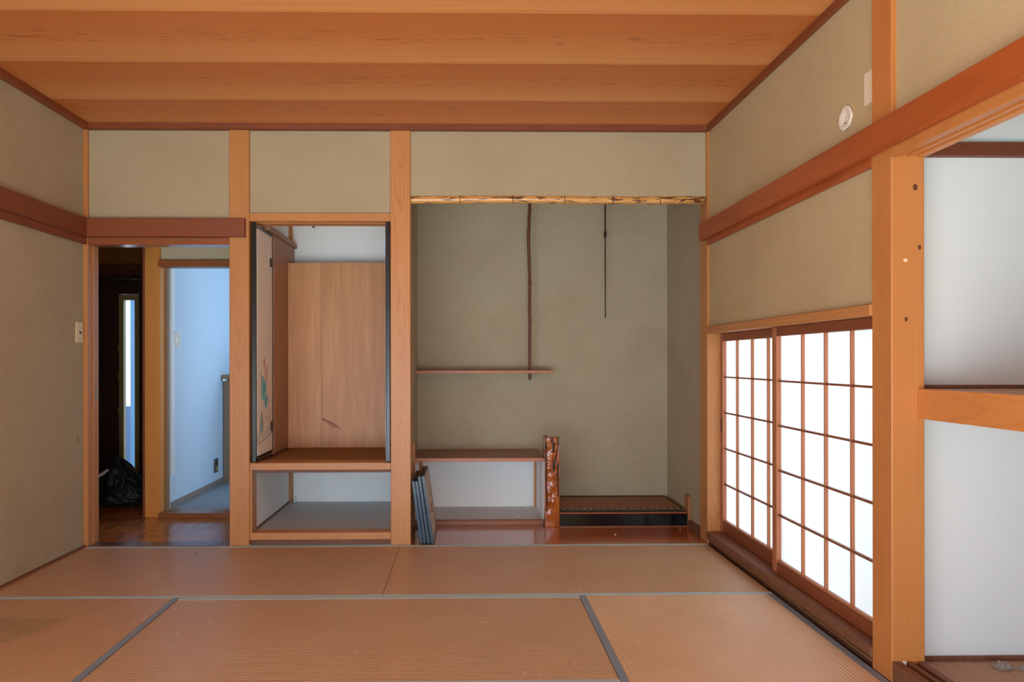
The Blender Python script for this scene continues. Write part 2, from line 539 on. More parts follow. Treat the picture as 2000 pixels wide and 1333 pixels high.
# corridor parquet: herringbone of single blocks over a dark bed
pf = empty('floor_corridor', (-2.2, 4.9, 0), 'glossy herringbone parquet floor of the corridor beyond the doorway', 'floor', S)
box('parquet_bed', -3.5, -1.33, 4.285, 5.95, -0.06, -0.0035, plain('parquet_bed', lin(100, 58, 28), 0.6), pf, bev=0)
W, N = 0.062, 5
X0, X1, YA, YB = -3.2, -1.335, 4.287, 5.94
seen, cache = set(), {}
for i in range(int((X1 - X0) / W) + 2):
    for j in range(int((YB - YA) / W) + 2):
        d = (i - j) % (2 * N)
        if d < N:
            k = ('h', i - d, j)
            r = (X0 + (i - d) * W, X0 + (i - d + N) * W, YA + j * W, YA + (j + 1) * W)
        else:
            j0 = j - (2 * N - 1 - d)
            k = ('v', i, j0)
            r = (X0 + i * W, X0 + (i + 1) * W, YA + j0 * W, YA + (j0 + N) * W)
        if k in seen:
            continue
        seen.add(k)
        x0, x1, y0, y1 = max(r[0], X0), min(r[1], X1), max(r[2], YA), min(r[3], YB)
        if x1 - x0 < 0.01 or y1 - y0 < 0.01 or (y0 > 5.07 and x0 > -2.21) or (y0 > 4.93 and x0 > -2.09) or (x1 < -2.9 and y0 < 5.0):
            continue
        g = 0.00015
        key = (k[0], round(x1 - x0, 4), round(y1 - y0, 4))
        if key not in cache:
            me = box_mesh('parquet_block', x1 - x0 - 2 * g, y1 - y0 - 2 * g, 0.012, 0.001)
            me.materials.append(pqx if k[0] == 'h' else pqy)
            cache[key] = me
        o = bpy.data.objects.new('parquet_block', cache[key])
        COL.objects.link(o)
        o.parent = pf
        o.location = Vector(((x0 + x1) / 2, (y0 + y1) / 2, -0.0062 + 0.0006 * random.Random(str(k)).random())) - pf.location
box('floor_far_room', -2.09, -0.30, 5.06, 7.25, -0.05, 0.03, CARPET, None, 'grey carpet of the far room beyond the corridor', 'floor', S, bev=0)
box('floor_entrance', -3.5, -2.2, 5.95, 6.4, -0.3, -0.12, plain('entrance_tile', lin(70, 66, 62), 0.5), None, 'dark sunken entrance floor before the front door', 'floor', S, bev=0)
box('floor_alcove', -0.36, 1.467, 4.182, 5.16, -0.05, 0.0, alcw, None, 'varnished reddish brown board floor of the alcove', 'floor', S, bev=0.0008)
box('trim_1', -2.19, -1.371, 4.182, 4.285, -0.03, 0.003, wood('threshold_wood', 0, 2, lin(110, 74, 52), lin(80, 46, 30), rough=0.3, coat=0.4), None,
    'worn wooden threshold of the corridor doorway', 'threshold', S)

# ------------------------------------------------------------------ ceiling of overlapping cedar boards
ce = empty('ceiling', (-0.4, 2, CEIL), 'cedar board ceiling of wide planks with wavy grain', 'ceiling', S)
edges = [4.19, 3.795, 3.318, 2.835, 2.352, 1.87, 1.388, 0.905, 0.42, -0.06, -0.54, -1.06]
for k in range(len(edges) - 1):
    y1, y0 = edges[k], edges[k + 1]
    box('ceiling_plank', -2.22, 1.46, y0 + 0.0008, y1 - 0.0008, CEIL, CEIL + 0.018, ceilw, ce, bev=0)
box('ceiling_back', -2.4, 1.6, -1.06, 4.3, CEIL + 0.03, CEIL + 0.08, darkw, ce, bev=0)

# ------------------------------------------------------------------ main walls
wl = empty('wall_left', (-2.25, 2, 0), 'sandy plaster wall beside the corridor doorway', 'wall', S)
box('plaster_panel', -2.31, -2.214, 0.45, 4.1795, 0.0, CEIL + 0.02, P_MAIN, wl, bev=0)
box('plaster_panel', -2.31, -2.214, -1.0, 0.45, 1.70, CEIL + 0.02, P_MAIN, wl, bev=0)
bm = bmesh.new()
bmesh.ops.create_cone(bm, cap_ends=True, segments=18, radius1=0.016, radius2=0.014, depth=0.0006)
bmesh.ops.rotate(bm, cent=(0, 0, 0), matrix=Matrix.Rotation(math.pi / 2, 3, 'Y'), verts=bm.verts)
for v in bm.verts:
    an = math.atan2(v.co.z, v.co.y)
    v.co.y *= 1 + 0.12 * math.sin(3 * an)
    v.co.z *= 1.25 + 0.15 * math.sin(5 * an + 1)
link('stain', finish(bm, 'stain'), plaster('brown_stained_plaster', lin(164, 136, 102), lin(150, 122, 90)), (-2.2139, 4.118, 0.632), wl)['label'] = 'small brown stain'
wb = empty('wall_back', (-0.4, 4.24, 1.8), 'sandy plaster panels between the posts above doorway, closet and alcove', 'wall', S)
box('plaster_panel', -2.19, -1.371, 4.20, 4.29, 1.80, CEIL + 0.02, P_MAIN, wb, bev=0)
box('plaster_panel', -1.256, -0.4336, 4.20, 4.29, 1.945, CEIL + 0.02, P_MAIN, wb, bev=0)
box('plaster_panel', -0.3173, 1.4256, 4.197, 4.27, 2.036, CEIL + 0.02, P_MAIN, wb, bev=0)
wr = empty('wall_right', (1.5, 2, 1), 'weathered sandy plaster wall above the papered window and the closet', 'wall', S)
box('plaster_panel', 1.442, 1.535, 2.476, 4.18, 1.76, CEIL + 0.02, P_RIGHT, wr, bev=0)
box('plaster_panel', 1.442, 1.535, 2.476, 4.18, 1.272, 1.76, P_RIGHT, wr, bev=0)
box('plaster_panel', 1.442, 1.53, 0.55, 2.36, 1.80, CEIL + 0.02, P_RIGHT, wr, bev=0)
box('plaster_panel', 1.442, 1.53, -1.0, 0.55, 0.0, CEIL + 0.02, P_RIGHT, wr, bev=0)
wf = empty('wall_rear', (0, -1.05, 1), 'plaster wall with a wide garden opening behind the viewer', 'wall', S)
box('plaster_panel', -2.31, -1.9, -1.1, -1.0, 0, CEIL + 0.02, P_MAIN, wf, bev=0)
box('plaster_panel', 1.2, 1.53, -1.1, -1.0, 0, CEIL + 0.02, P_MAIN, wf, bev=0)
box('plaster_panel', -1.9, 1.2, -1.1, -1.0, 1.75, CEIL + 0.02, P_MAIN, wf, bev=0)

# ------------------------------------------------------------------ posts and beams
H2 = hin(2, 1)
post = lambda n, x0, x1, y0, y1, lab, m=None: box('trim_%d' % n, x0, x1, y0, y1, 0.0, CEIL - 0.032, m or H2, None, lab, 'post', S, bev=0.003)
post(2, -2.31, -2.19, Y0, 4.30, 'pale cypress corner post at the hinge side of the corridor doorway')
post(3, -1.371, -1.2563, Y0, 4.30, 'cypress post between corridor doorway and closet')
post(4, -0.4336, -0.3173, Y0, 4.30, 'cypress post between closet and alcove')
post(5, 1.4266, 1.545, Y0, 4.305, 'cypress corner post between alcove and papered window')
post(6, 1.425, 1.537, 2.36, 2.476, 'large orange post between papered window and open closet', org(2, 0))
KN = plain('dark_knot', lin(92, 52, 30), 0.5, var=0.4, scale=200)
KW = plain('bare_wood_chip', lin(232, 208, 168), 0.7)
p6 = bpy.data.objects['trim_6']
for (x, z, r_, sq, m_, lab) in ((1.505, 1.657, 0.009, 1.3, KN, 'dark round knot'), (1.472, 1.413, 0.008, 0.8, KW, 'pale chipped spot'), (1.519, 1.456, 0.007, 1.3, KN, None), (1.474, 1.216, 0.006, 1.5, KN, None)):
    bm = bmesh.new()
    bmesh.ops.create_cone(bm, cap_ends=True, segments=16, radius1=r_, radius2=r_ * 0.8, depth=0.0012)
    bmesh.ops.rotate(bm, cent=(0, 0, 0), matrix=Matrix.Rotation(math.pi / 2, 3, 'X'), verts=bm.verts)
    for v in bm.verts:
        v.co.z *= sq
    ob = link('knot', finish(bm, 'knot'), m_, (x, 2.3598, z), p6)
    if lab:
        ob['label'] = lab
box('trim_7', -2.214, 1.4418, 4.158, 4.199, CEIL - 0.034, CEIL, red(0, 1), None, 'red brown ceiling moulding along the back wall', 'moulding', S)
box('trim_8', -2.213, -2.175, -1.0, 4.157, CEIL - 0.034, CEIL, red(1, 0), None, 'red brown ceiling moulding above the light switch wall', 'moulding', S)
box('trim_9', 1.42, 1.4415, -1.0, 4.157, CEIL - 0.034, CEIL, red(1, 0), None, 'red brown ceiling moulding above the papered window wall', 'moulding', S)
box('trim_10', -2.18, -1.274, 4.15, 4.182, 1.799, 1.905, red(0, 1), None, 'red brown rail over the corridor doorway', 'rail', S)
box('trim_11', -2.213, -2.18, -1.0, 4.178, 1.797, 1.904, red(1, 0), None, 'red brown rail along the light switch wall', 'rail', S)
box('trim_12', -2.213, -2.191, -1.0, 4.178, 1.757, 1.797, red(1, 0), None, 'narrow lintel strip beneath the rail of the light switch wall', 'lintel', S)
box('trim_13', -2.19, -1.371, 4.186, 4.285, 1.757, 1.799, wood('lintel_wood', 0, 1, lin(160, 92, 54), lin(116, 56, 30), rough=0.28, coat=0.3, line=0.4), None,
    'lintel across the top of the corridor doorway', 'lintel', S)
ORAIL = wood('orange_red_rail', 1, 0, lin(168, 84, 38), lin(118, 48, 16), freq=42, tilt=0.03, wob=0.01, line=0.55)
box('trim_14', 1.395, 1.4415, -1.0, 4.232, 1.789, 1.889, ORAIL, None, 'orange red rail running over papered window and open closet', 'rail', S)
box('trim_15', 1.424, 1.4415, 2.476, 4.18, 1.757, 1.789, ORAIL, None, 'narrow strip under the orange red rail over the papered window', 'lintel', S)
k16 = empty('trim_16', (1.48, 1.4, 1.757), 'grooved lintel across the top of the open closet', 'lintel', S)
for (xa, xb, za) in ((1.424, 1.455, 1.757), (1.455, 1.475, 1.766), (1.475, 1.489, 1.757), (1.489, 1.510, 1.766), (1.510, 1.536, 1.757)):
    box('lintel_strip', xa, xb, 0.55, 2.36, za, 1.80, org(1, 0), k16, bev=0.001)
bb = empty('trim_17', (-0.85, 4.24, 1.9), 'cypress lintel across the top of the closet', 'lintel', S)
box('lintel_beam', -1.2563, -0.4336, 4.186, 4.31, 1.896, 1.944, hin(0, 1), bb)
box('groove_strip', -1.2563, -0.4336, 4.225, 4.31, 1.890, 1.896, hin(0, 1), bb)
box('trim_18', -2.19, -2.184, 4.235, 4.295, 0.003, 1.757, hin(2, 1), None, 'thin door stop strip on the corridor doorway corner post', 'strip', S)
bl = empty('baseboard_left', (-2.2, 2, 0), 'dark thin skirting strip where mats meet the light switch wall', 'baseboard', S)
box('skirting_board', -2.214, -2.196, -1.0, 4.179, -0.05, 0.010, darky, bl)
box('edge_strip', -2.196, -2.190, -1.0, 4.179, -0.05, 0.003, hin(1, 0), bl, bev=0.0005)
box('baseboard_alcove', 1.445, 1.466, 4.306, 4.598, 0.0, 0.045, darky, None, 'dark low skirting on the alcove wall beside the corner post', 'baseboard', S)

# bamboo beam over the alcove
path, rad = [], []
nodes = [-0.0266, 0.2845, 0.5906, 0.8761, 1.1565]
xs = sorted([-0.317 + (1.737) * i / 120 for i in range(121)] + [n + d for n in nodes for d in (-0.006, -0.002, 0.002, 0.006)])
for x in xs:
    dn = min(abs(x - n) for n in nodes)
    sg = min(nodes, key=lambda n: abs(x - n))
    r = 0.0232 + 0.0016 * math.exp(-(dn / 0.018) ** 2)
    if dn < 0.0031:
        r -= 0.0016
    path.append((x - 0.55, 0.0, 0.0015 * math.sin(x * 5)))
    rad.append(r)
bmb = link('trim_19', tube_mesh('bamboo', path, rad, 20), bamboo_mat(), (0.55, 4.208, 2.029))
for n_ in nodes:
    link('node_ring', tube_mesh('node_ring', [(-0.0022, 0, 0), (-0.0008, 0, 0), (0.0008, 0, 0), (0.0022, 0, 0)], [0.0246, 0.0257, 0.0257, 0.0246], 20), plain('dark_node', lin(92, 56, 34), 0.5) if n_ == nodes[0] else bpy.data.materials['dark_node'], (n_, 4.208, 2.029 + 0.0015 * math.sin(n_ * 5)), bmb)
props(bmb, 'mottled bamboo pole under the plaster above the alcove', 'beam', S)

# ------------------------------------------------------------------ tatami mats
T_X, T_Y = tatami('tatami_weave_across', 0), tatami('tatami_weave_along_lit', 1, c1=lin(238, 210, 172), c2=lin(220, 186, 148))  # the along weave is lightened: window light and sheen put into its colour
T_P = tatami('tatami_weave_patched', 1, patch=(-0.45, -0.14, 0.40, 0.66), c1=lin(216, 184, 146), c2=lin(194, 156, 118))
HX = heri('teal_sheen_border', 0, lin(174, 196, 200), lin(156, 178, 182))  # lighter than the slate border: view-dependent sheen put into the colour
HY = heri('slate_mat_border', 1, lin(112, 128, 146), lin(84, 98, 116))


def mat(x0, x1, y0, y1, along, label, tm=None):
    r = empty('tatami_mat', ((x0 + x1) / 2, (y0 + y1) / 2, -0.05), label, 'mat', None, 'tatami mats of the room floor')
    g, bw = 0.0008, 0.029
    x0 += g; x1 -= g; y0 += g; y1 -= g
    box('mat_surface', x0, x1, y0, y1, -0.05, 0.0, tm or (T_X if along == 0 else T_Y), r, bev=0.003)
    if along == 0:
        for (ya, yb) in ((y0, y0 + bw), (y1 - bw, y1)):
            box('border', x0, x1, ya, yb, -0.002, 0.0012, HX, r, bev=0.0006)
    else:
        for (xa, xb) in ((x0, x0 + bw), (x1 - bw, x1)):
            box('border', xa, xb, y0, y1, -0.002, 0.0012, HY, r, bev=0.0006)


XL, XR, XM = -2.188, 1.424, -0.381
R1, R2, R3, R4 = 3.270, 2.376, 1.455, 0.56
mat(XL, XM, R1, Y0, 0, 'reddish tatami mat before the corridor doorway and closet')
mat(XM, XR, R1, Y0, 0, 'reddish tatami mat before the alcove')
mat(XL, -1.298, R3, R1, 1, 'tatami mat along the switch wall with a grey faded patch', T_P)
mat(0.523, XR, R3, R1, 1, 'tatami mat along the papered window sill, window sheen in its colour')
mat(-1.298, 0.523, R2, R1, 0, 'white flecked tatami mat in the middle of the floor')
mat(-1.298, 0.523, R3, R2, 0, 'tatami mat nearest the viewer cut off by the bottom of the photo')

# ------------------------------------------------------------------ window with two sliding paper screens
box('trim_20', 1.418, 1.540, 2.476, 4.18, 1.236, 1.275, hin(1, 0), None, 'low lintel over the sliding paper screens', 'lintel', S)
sill = empty('trim_21', (1.48, 3.3, 0.04), 'dark weathered sill under the sliding paper screens', 'sill', S)
box('sill_beam', 1.421, 1.545, 2.476, 4.18, 0.036, 0.072, darky, sill)
box('track', 1.462, 1.466, 2.476, 4.18, 0.072, 0.0735, shojir(1, 2), sill, bev=0)
box('splintered_strip', 1.436, 1.545, 2.476, 4.18, -0.05, 0.036, wood('dark_splintered_wood', 1, 0, lin(92, 58, 42), lin(48, 28, 20), freq=160, wob=0.03), sill)
rr = random.Random(4)
for k, (z, x) in enumerate(((0.027, 1.428), (0.019, 1.432))):
    pth = [(x + rr.uniform(-0.0015, 0.0015), 2.48 + i * 0.085, z + rr.uniform(-0.002, 0.002)) for i in range(21)]
    link('splinter', tube_mesh('splinter', [Vector(p) - Vector((x, 3.3, z)) for p in pth], [0.0010 + rr.uniform(-0.0003, 0.0004) for _ in pth], 6), hin(1, 0), (x, 3.3, z), sill)


def shoji(xf, y0, y1, bars, z0, z1, rb, rt, label, stile0, stile1):
    xb = xf + 0.028
    r = empty('shoji_screen', (xf + 0.014, (y0 + y1) / 2, z0), label, 'screen', None, 'sliding paper screens')
    box('stile', xf, xb, y1 - stile1, y1, z0, z1, shojiw(2, 0), r)
    box('stile', xf, xb, y0, y0 + stile0, z0, z1, shojiw(2, 0), r)
    box('bottom_rail', xf + 0.0005, xb, y0 + stile0, y1 - stile1, z0, rb, shojir(1, 0), r)
    box('bottom_moulding', xf + 0.006, xb - 0.003, y0 + stile0, y1 - stile1, rb, rb + 0.012, shojiw(1, 0), r)
    box('top_rail', xf + 0.0005, xb, y0 + stile0, y1 - stile1, rt, z1, shojir(1, 0), r)
    lo, hi = rb + 0.012, rt
    for b in bars:
        box('vertical_bar', xf + 0.008, xf + 0.0225, b - 0.0045, b + 0.0045, lo, hi, shojiw(2, 0), r, bev=0.0005)
    ys = [y0 + stile0] + sorted(bars) + [y1 - stile1]
    for k in range(1, 5):
        z = lo + (hi - lo) * k / 5
        box('horizontal_bar', xf + 0.0085, xf + 0.0215, y0 + stile0, y1 - stile1, z - 0.0042, z + 0.0042, shojir(1, 0), r, bev=0.0005)
    px = xf + 0.0235
    box('paper', px - 0.0004, px + 0.0004, y0 + stile0 - 0.004, y1 - stile1 + 0.004, lo - 0.006, hi + 0.006, SHOJI, r, bev=0)
    return r


shoji(1.470, 2.482, 3.392, [3.112, 2.912, 2.712], 0.0735, 1.235, 0.124, 1.1925, 'sliding paper screen in front, beside the large orange post', 0.03, 0.045)
sf = shoji(1.503, 3.352, 4.176, [3.951, 3.743, 3.544], 0.0735, 1.235, 0.134, 1.190, 'sliding paper screen behind, beside the alcove corner post', 0.03, 0.036)
box('finger_pull', 1.5015, 1.5035, 4.150, 4.164, 0.66, 0.74, DARKPL, sf, label='dark recessed finger pull', bev=0.0004)

# ------------------------------------------------------------------ open closet behind the large post
wc = empty('wall_closet', (2, 1.5, 1), 'white lined walls of the open closet', 'wall', S)
box('side_lining', 1.537, 2.42, 2.43, 2.47, 0.04, 2.42, WHITE_DIM, wc, bev=0)
box('back_lining', 2.38, 2.42, 0.50, 2.43, 0.04, 2.42, WHITE_DIM, wc, bev=0)
box('near_lining', 1.537, 2.38, 0.50, 0.55, 0.04, 2.42, WHITE_DIM, wc, bev=0)
box('top_lining', 1.531, 2.38, 0.55, 2.43, 2.38, 2.42, WHITE_DIM, wc, bev=0)
box('floor_closet', 1.53, 2.38, 0.55, 2.43, -0.05, 0.046, cfloor, None, 'dusty plywood floor of the open closet', 'floor', S, bev=0)
box('trim_22', 1.537, 2.38, 2.398, 2.43, 1.7755, 1.821, battw, None, 'dark wavy grained batten across the upper closet wall', 'batten', S)
box('trim_23', 1.537, 2.38, 2.420, 2.43, 0.046, 0.062, darkw, None, 'thin skirting batten at the foot of the open closet wall', 'batten', S)
sh = empty('closet_shelf', (1.9, 1.5, 0.9), 'thick closet shelf with an orange front beam beside the large post', 'shelf')
box('front_beam', 1.512, 1.550, 0.55, 2.359, 0.884, 0.9835, org(1, 0), sh)
box('shelf_board', 1.550, 2.38, 0.55, 2.43, 0.955, 0.981, cfloor, sh)
box('wall_cleat', 1.552, 2.38, 2.418, 2.4295, 0.981, 0.994, darkw, sh)
s24 = empty('trim_24', (1.48, 1.5, 0), 'grooved wooden sill of the open closet', 'sill', S)
for (xa, xb, zt) in ((1.425, 1.452, 0.073), (1.452, 1.474, 0.062), (1.474, 1.486, 0.073), (1.486, 1.508, 0.062), (1.508, 1.530, 0.073)):
    box('sill_strip', xa, xb, 0.55, 2.36, -0.05, zt, darky, s24, bev=0.001)


def blob(name, loc, sx, sy, sz, mat, seed, parent=None, label=None, cat=None, amp=0.5, freq=1.6, flat=True, group=None, sub=4):
    bm = bmesh.new()
    bmesh.ops.create_icosphere(bm, subdivisions=sub, radius=1.0)
    for v in bm.verts:
        n = noise.fractal(v.co * freq + Vector((seed * 7.1, seed, 0)), 0.9, 2.1, 5)
        v.co *= 1 + amp * n
        if flat and v.co.z < -0.5:
            v.co.z = -0.5
        v.co = Vector((v.co.x * sx, v.co.y * sy, (v.co.z + (0.5 if flat else 0)) * sz))
    return props(link(name, finish(bm, name, True), mat, loc, parent), label, cat, None, group)


blob('dust_clump', (1.80, 2.36, 0.0462), 0.026, 0.020, 0.014, DUST, 3, None, 'larger grey lint clump on the closet floor against the skirting batten', 'dust', 0.5, 2.8)
blob('dust_clump', (1.862, 2.35, 0.0462), 0.015, 0.012, 0.008, DUST, 5, None, 'small grey lint clump beside the larger one on the closet floor', 'dust', 0.5, 2.8)
blob('dust_clump', (1.755, 2.235, 0.0462), 0.030, 0.010, 0.004, DUST, 8, None, 'thin flat streak of lint on the closet floor', 'dust', 0.5, 2.8)
box('paper_scrap', 1.4575, 1.4695, 2.351, 2.3595, 0.0625, 0.0745, WHITEPL, None, 'tiny white scrap in the closet sill groove by the post', 'scrap', bev=0.001)

# wall fittings
p = empty('outlet_plate', (1.441, 2.50, 2.05), 'ivory wall plate beside the large post, partly hidden by it', 'outlet')
box('plate', 1.4365, 1.4418, 2.4765, 2.545, 1.993, 2.108, IVORY, p, bev=0.002)
box('socket', 1.435, 1.4366, 2.492, 2.512, 2.040, 2.062, CREAM, p, bev=0.001)
box('socket_slot', 1.4345, 1.4351, 2.499, 2.505, 2.046, 2.054, IVORY, p, bev=0)


def disc(name, loc, r, depth, mat, axis, parent=None, label=None, cat=None, seg=32, sy=1.0):
    bm = bmesh.new()
    bmesh.ops.create_cone(bm, cap_ends=True, segments=seg, radius1=r, radius2=r, depth=depth)
    bmesh.ops.bevel(bm, geom=[e for e in bm.edges if len(e.link_faces) == 2 and e.calc_face_angle(0) > 1], offset=min(depth, r) * 0.2, segments=1, affect='EDGES')
    if axis == 0:
        bmesh.ops.rotate(bm, cent=(0, 0, 0), matrix=Matrix.Rotation(math.pi / 2, 3, 'Y'), verts=bm.verts)
    elif axis == 1:
        bmesh.ops.rotate(bm, cent=(0, 0, 0), matrix=Matrix.Rotation(math.pi / 2, 3, 'X'), verts=bm.verts)
    return props(link(name, finish(bm, name), mat, loc, parent), label, cat)


plug = empty('pipe_hole_plug', (1.441, 2.676, 1.995), 'round pipe hole stuffed with crumpled white plastic above the rail', 'hole plug')
bm = bmesh.new()
prev = None
for i in range(13):
    ring_ = []
    for k in range(40):
        an = 2 * math.pi * k / 40
        rr_ = 0.0465 * (1 + 0.035 * math.sin(3 * an + 1) + 0.02 * math.sin(7 * an)) * (1 - i / 13)
        x_, y_ = rr_ * math.cos(an), rr_ * math.sin(an)
        n = noise.fractal(Vector((x_ * 26, y_ * 15 + x_ * 12, 3.3)), 1.0, 2.0, 4)
        ring_.append(bm.verts.new((x_, y_, -0.002 if i == 0 else 0.004 + 0.012 * n * min(1, i / 4))))
    if prev:
        for k in range(40):
            bm.faces.new((prev[k], prev[(k + 1) % 40], ring_[(k + 1) % 40], ring_[k]))
    prev = ring_
bm.faces.new(prev)
bmesh.ops.rotate(bm, cent=(0, 0, 0), matrix=Matrix.Rotation(-math.pi / 2, 3, 'Y'), verts=bm.verts)
link('crumpled_plastic', finish(bm, 'crumpled_plastic', True), PLUGM, (1.440, 2.676, 1.995), plug)
disc('hole_rim', (1.4418, 2.676, 1.995), 0.0478, 0.001, plain('dark_hole_rim', lin(120, 100, 78), 0.9), 0, plug)

sw = empty('light_switch', (-2.214, 4.13, 1.243), 'cream light switch plate on the plaster beside the corner post', 'switch')
box('plate', -2.2142, -2.208, 4.095, 4.168, 1.186, 1.302, CREAM, sw, bev=0.002)
box('toggle', -2.2085, -2.204, 4.127, 4.143, 1.236, 1.250, DARKPL, sw, label='dark toggle', bev=0.001)
for z in (1.212, 1.276):
    disc('screw', (-2.2078, 4.133, z), 0.0025, 0.002, STEEL, 0, sw, seg=12)

# ------------------------------------------------------------------ closet in the back wall
cw = empty('wall_closet_back', (-0.85, 4.7, 1), 'white lining inside the closet of the back wall', 'wall', S)
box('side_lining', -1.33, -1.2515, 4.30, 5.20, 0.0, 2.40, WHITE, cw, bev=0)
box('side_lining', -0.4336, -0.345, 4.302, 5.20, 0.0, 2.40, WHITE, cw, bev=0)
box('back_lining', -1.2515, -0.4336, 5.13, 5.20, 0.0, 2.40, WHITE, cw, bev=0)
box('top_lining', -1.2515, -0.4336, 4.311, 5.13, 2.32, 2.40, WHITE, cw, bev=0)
cs = empty('shelf_closet', (-0.85, 4.6, 0.45), 'cypress fronted closet floor at knee height between two posts', 'shelf')
box('front_beam', -1.2563, -0.4336, 4.186, 4.302, 0.441, 0.482, hin(0, 1), cs)
box('under_strip', -1.215, -0.4336, 4.203, 4.25, 0.4225, 0.441, darkw, cs)
box('shelf_board', -1.2515, -0.4336, 4.302, 5.13, 0.455, 0.481, darkw, cs)
box('shelf_mat', -1.17, -0.45, 4.31, 4.895, 0.4812, 0.4855, SHELFMAT, None, 'brown fibre mat lying on the closet shelf', 'mat')
b25 = empty('trim_25', (-0.85, 4.24, 0), 'cypress sill beam with sliding grooves under the closet', 'sill', S)
box('sill_beam', -1.2563, -0.4336, 4.186, 4.215, 0.033, 0.0745, hin(0, 1), b25)
box('groove', -1.2563, -0.4336, 4.215, 4.232, 0.033, 0.066, darkw, b25, bev=0)
box('ridge', -1.2563, -0.4336, 4.232, 4.240, 0.033, 0.0745, hin(0, 1), b25, bev=0.0006)
box('groove', -1.2563, -0.4336, 4.240, 4.257, 0.033, 0.066, darkw, b25, bev=0)
box('ridge', -1.2563, -0.4336, 4.257, 4.268, 0.033, 0.0745, hin(0, 1), b25, bev=0.0006)
box('bark_board', -1.252, -0.4336, 4.197, 4.30, 0.0, 0.033, darkw, b25, label='rough dark grained board')
box('floor_cubby', -1.2515, -0.4336, 4.268, 5.13, 0.04, 0.070, grayw, None, 'dusty grey board floor of the low open cubby', 'floor', S, bev=0)
box('trim_26', -1.2563, -1.244, 4.19, 4.285, 0.0745, 0.441, hin(2, 0), None, 'upright jamb strip at the side of the low cubby', 'strip', S)
box('trim_27', -1.2514, -1.228, 5.10, 5.13, 0.07, 0.455, hin(2, 1), None, 'corner batten at the back of the low cubby', 'batten', S)
box('trim_28', -1.2514, -1.229, 5.10, 5.13, 1.90, 2.32, hin(2, 1), None, 'corner batten at the back of the upper closet', 'batten', S)
box('trim_29', -1.2514, -1.246, 4.29, 5.10, 0.07, 0.082, darky, None, 'narrow skirting strip along the cubby side wall', 'strip', S)
box('plastic_offcut', -1.222, -1.206, 5.105, 5.128, 0.0702, 0.112, WHITEPL, None, 'short white plastic duct offcut in the cubby corner', 'offcut', bev=0.001)

# folding door leaf with lotus painting and the plywood side behind it
fd = empty('folding_door_leaf', (-1.23, 4.37, 0.487), 'black framed folding door leaf with a painted pink lotus', 'door')
box('stile', -1.243, -1.2185, 4.188, 4.208, 0.4865, 1.890, LACQ, fd, bev=0.002)
box('stile', -1.2425, -1.2145, 4.530, 4.545, 0.512, 1.872, LACQ, fd, bev=0.002)
box('top_rail', -1.2425, -1.2145, 4.208, 4.530, 1.858, 1.872, LACQ, fd, bev=0.002)
box('bottom_rail', -1.2425, -1.2145, 4.208, 4.530, 0.500, 0.520, LACQ, fd, bev=0.002)
box('foot_block', -1.240, -1.22, 4.21, 4.24, 0.4865, 0.500, LACQ, fd, bev=0.001)
pp = box('paper_panel', -1.240, -1.2165, 4.208, 4.530, 0.520, 1.858, PAPER_F, fd, bev=0)
box('catch', -1.222, -1.2135, 4.20, 4.225, 1.863, 1.876, STEEL, fd, bev=0.001)
for (y0_, z0_, z1_) in ((4.478, 1.668, 1.722), (4.488, 0.640, 0.700)):
    hg = box('hinge', -1.2165, -1.2115, y0_, y0_ + 0.056, z0_, z1_, BRONZE, fd, bev=0.001, label='dark bronze hinge plate')


def blot(pts, mi, bm, x, sm=3):
    """closed smooth outline in (y, z) filled as one flat printed shape"""
    n = len(pts)
    out = []
    for i in range(n):
        p0, p1, p2, p3 = (Vector(pts[(i + k) % n]) for k in (-1, 0, 1, 2))
        for s_ in range(sm):
            t = s_ / sm
            out.append(0.5 * ((2 * p1) + (-p0 + p2) * t + (2 * p0 - 5 * p1 + 4 * p2 - p3) * t * t + (-p0 + 3 * p1 - 3 * p2 + p3) * t ** 3))
    f = bm.faces.new([bm.verts.new((x, p[0], p[1])) for p in out])
    f.material_index = mi


bm = bmesh.new()
base = Vector((-1.2162, 4.37, 0.85))
L = lambda pts: [(y - base.y, z - base.z) for y, z in pts]
# palette: 0 teal, 1 dark teal, 2 pink, 3 grey green, 4 ink, 5 wash
blot(L([(4.212, 0.60), (4.30, 0.615), (4.42, 0.635), (4.526, 0.66), (4.526, 0.70), (4.40, 0.668), (4.30, 0.652), (4.212, 0.636)]), 5, bm, 0.00002)
blot(L([(4.212, 0.585), (4.35, 0.60), (4.526, 0.628), (4.526, 0.642), (4.38, 0.612), (4.212, 0.592)]), 3, bm, 0.00004)
blot(L([(4.305, 0.985), (4.345, 0.975), (4.355, 0.93), (4.375, 0.92), (4.36, 0.87), (4.35, 0.845), (4.32, 0.842), (4.295, 0.858), (4.285, 0.90), (4.288, 0.95)]), 0, bm, 0.00006)
blot(L([(4.355, 0.965), (4.385, 0.955), (4.398, 0.92), (4.385, 0.885), (4.362, 0.90)]), 0, bm, 0.00005)
blot(L([(4.368, 0.872), (4.395, 0.88), (4.418, 0.862), (4.42, 0.82), (4.405, 0.795), (4.378, 0.79), (4.355, 0.812), (4.352, 0.845)]), 0, bm, 0.00007)
blot(L([(4.352, 0.95), (4.364, 0.92), (4.352, 0.885), (4.328, 0.87), (4.338, 0.90), (4.35, 0.92)]), 1, bm, 0.00009)
blot(L([(4.392, 0.862), (4.400, 0.84), (4.388, 0.81), (4.376, 0.815), (4.384, 0.84)]), 1, bm, 0.00009)
blot(L([(4.262, 1.016), (4.272, 1.012), (4.292, 0.975), (4.286, 0.962), (4.27, 0.985)]), 3, bm, 0.00005)
blot(L([(4.255, 0.665), (4.268, 0.74), (4.292, 0.775), (4.318, 0.75), (4.338, 0.68), (4.30, 0.652)]), 3, bm, 0.00005)
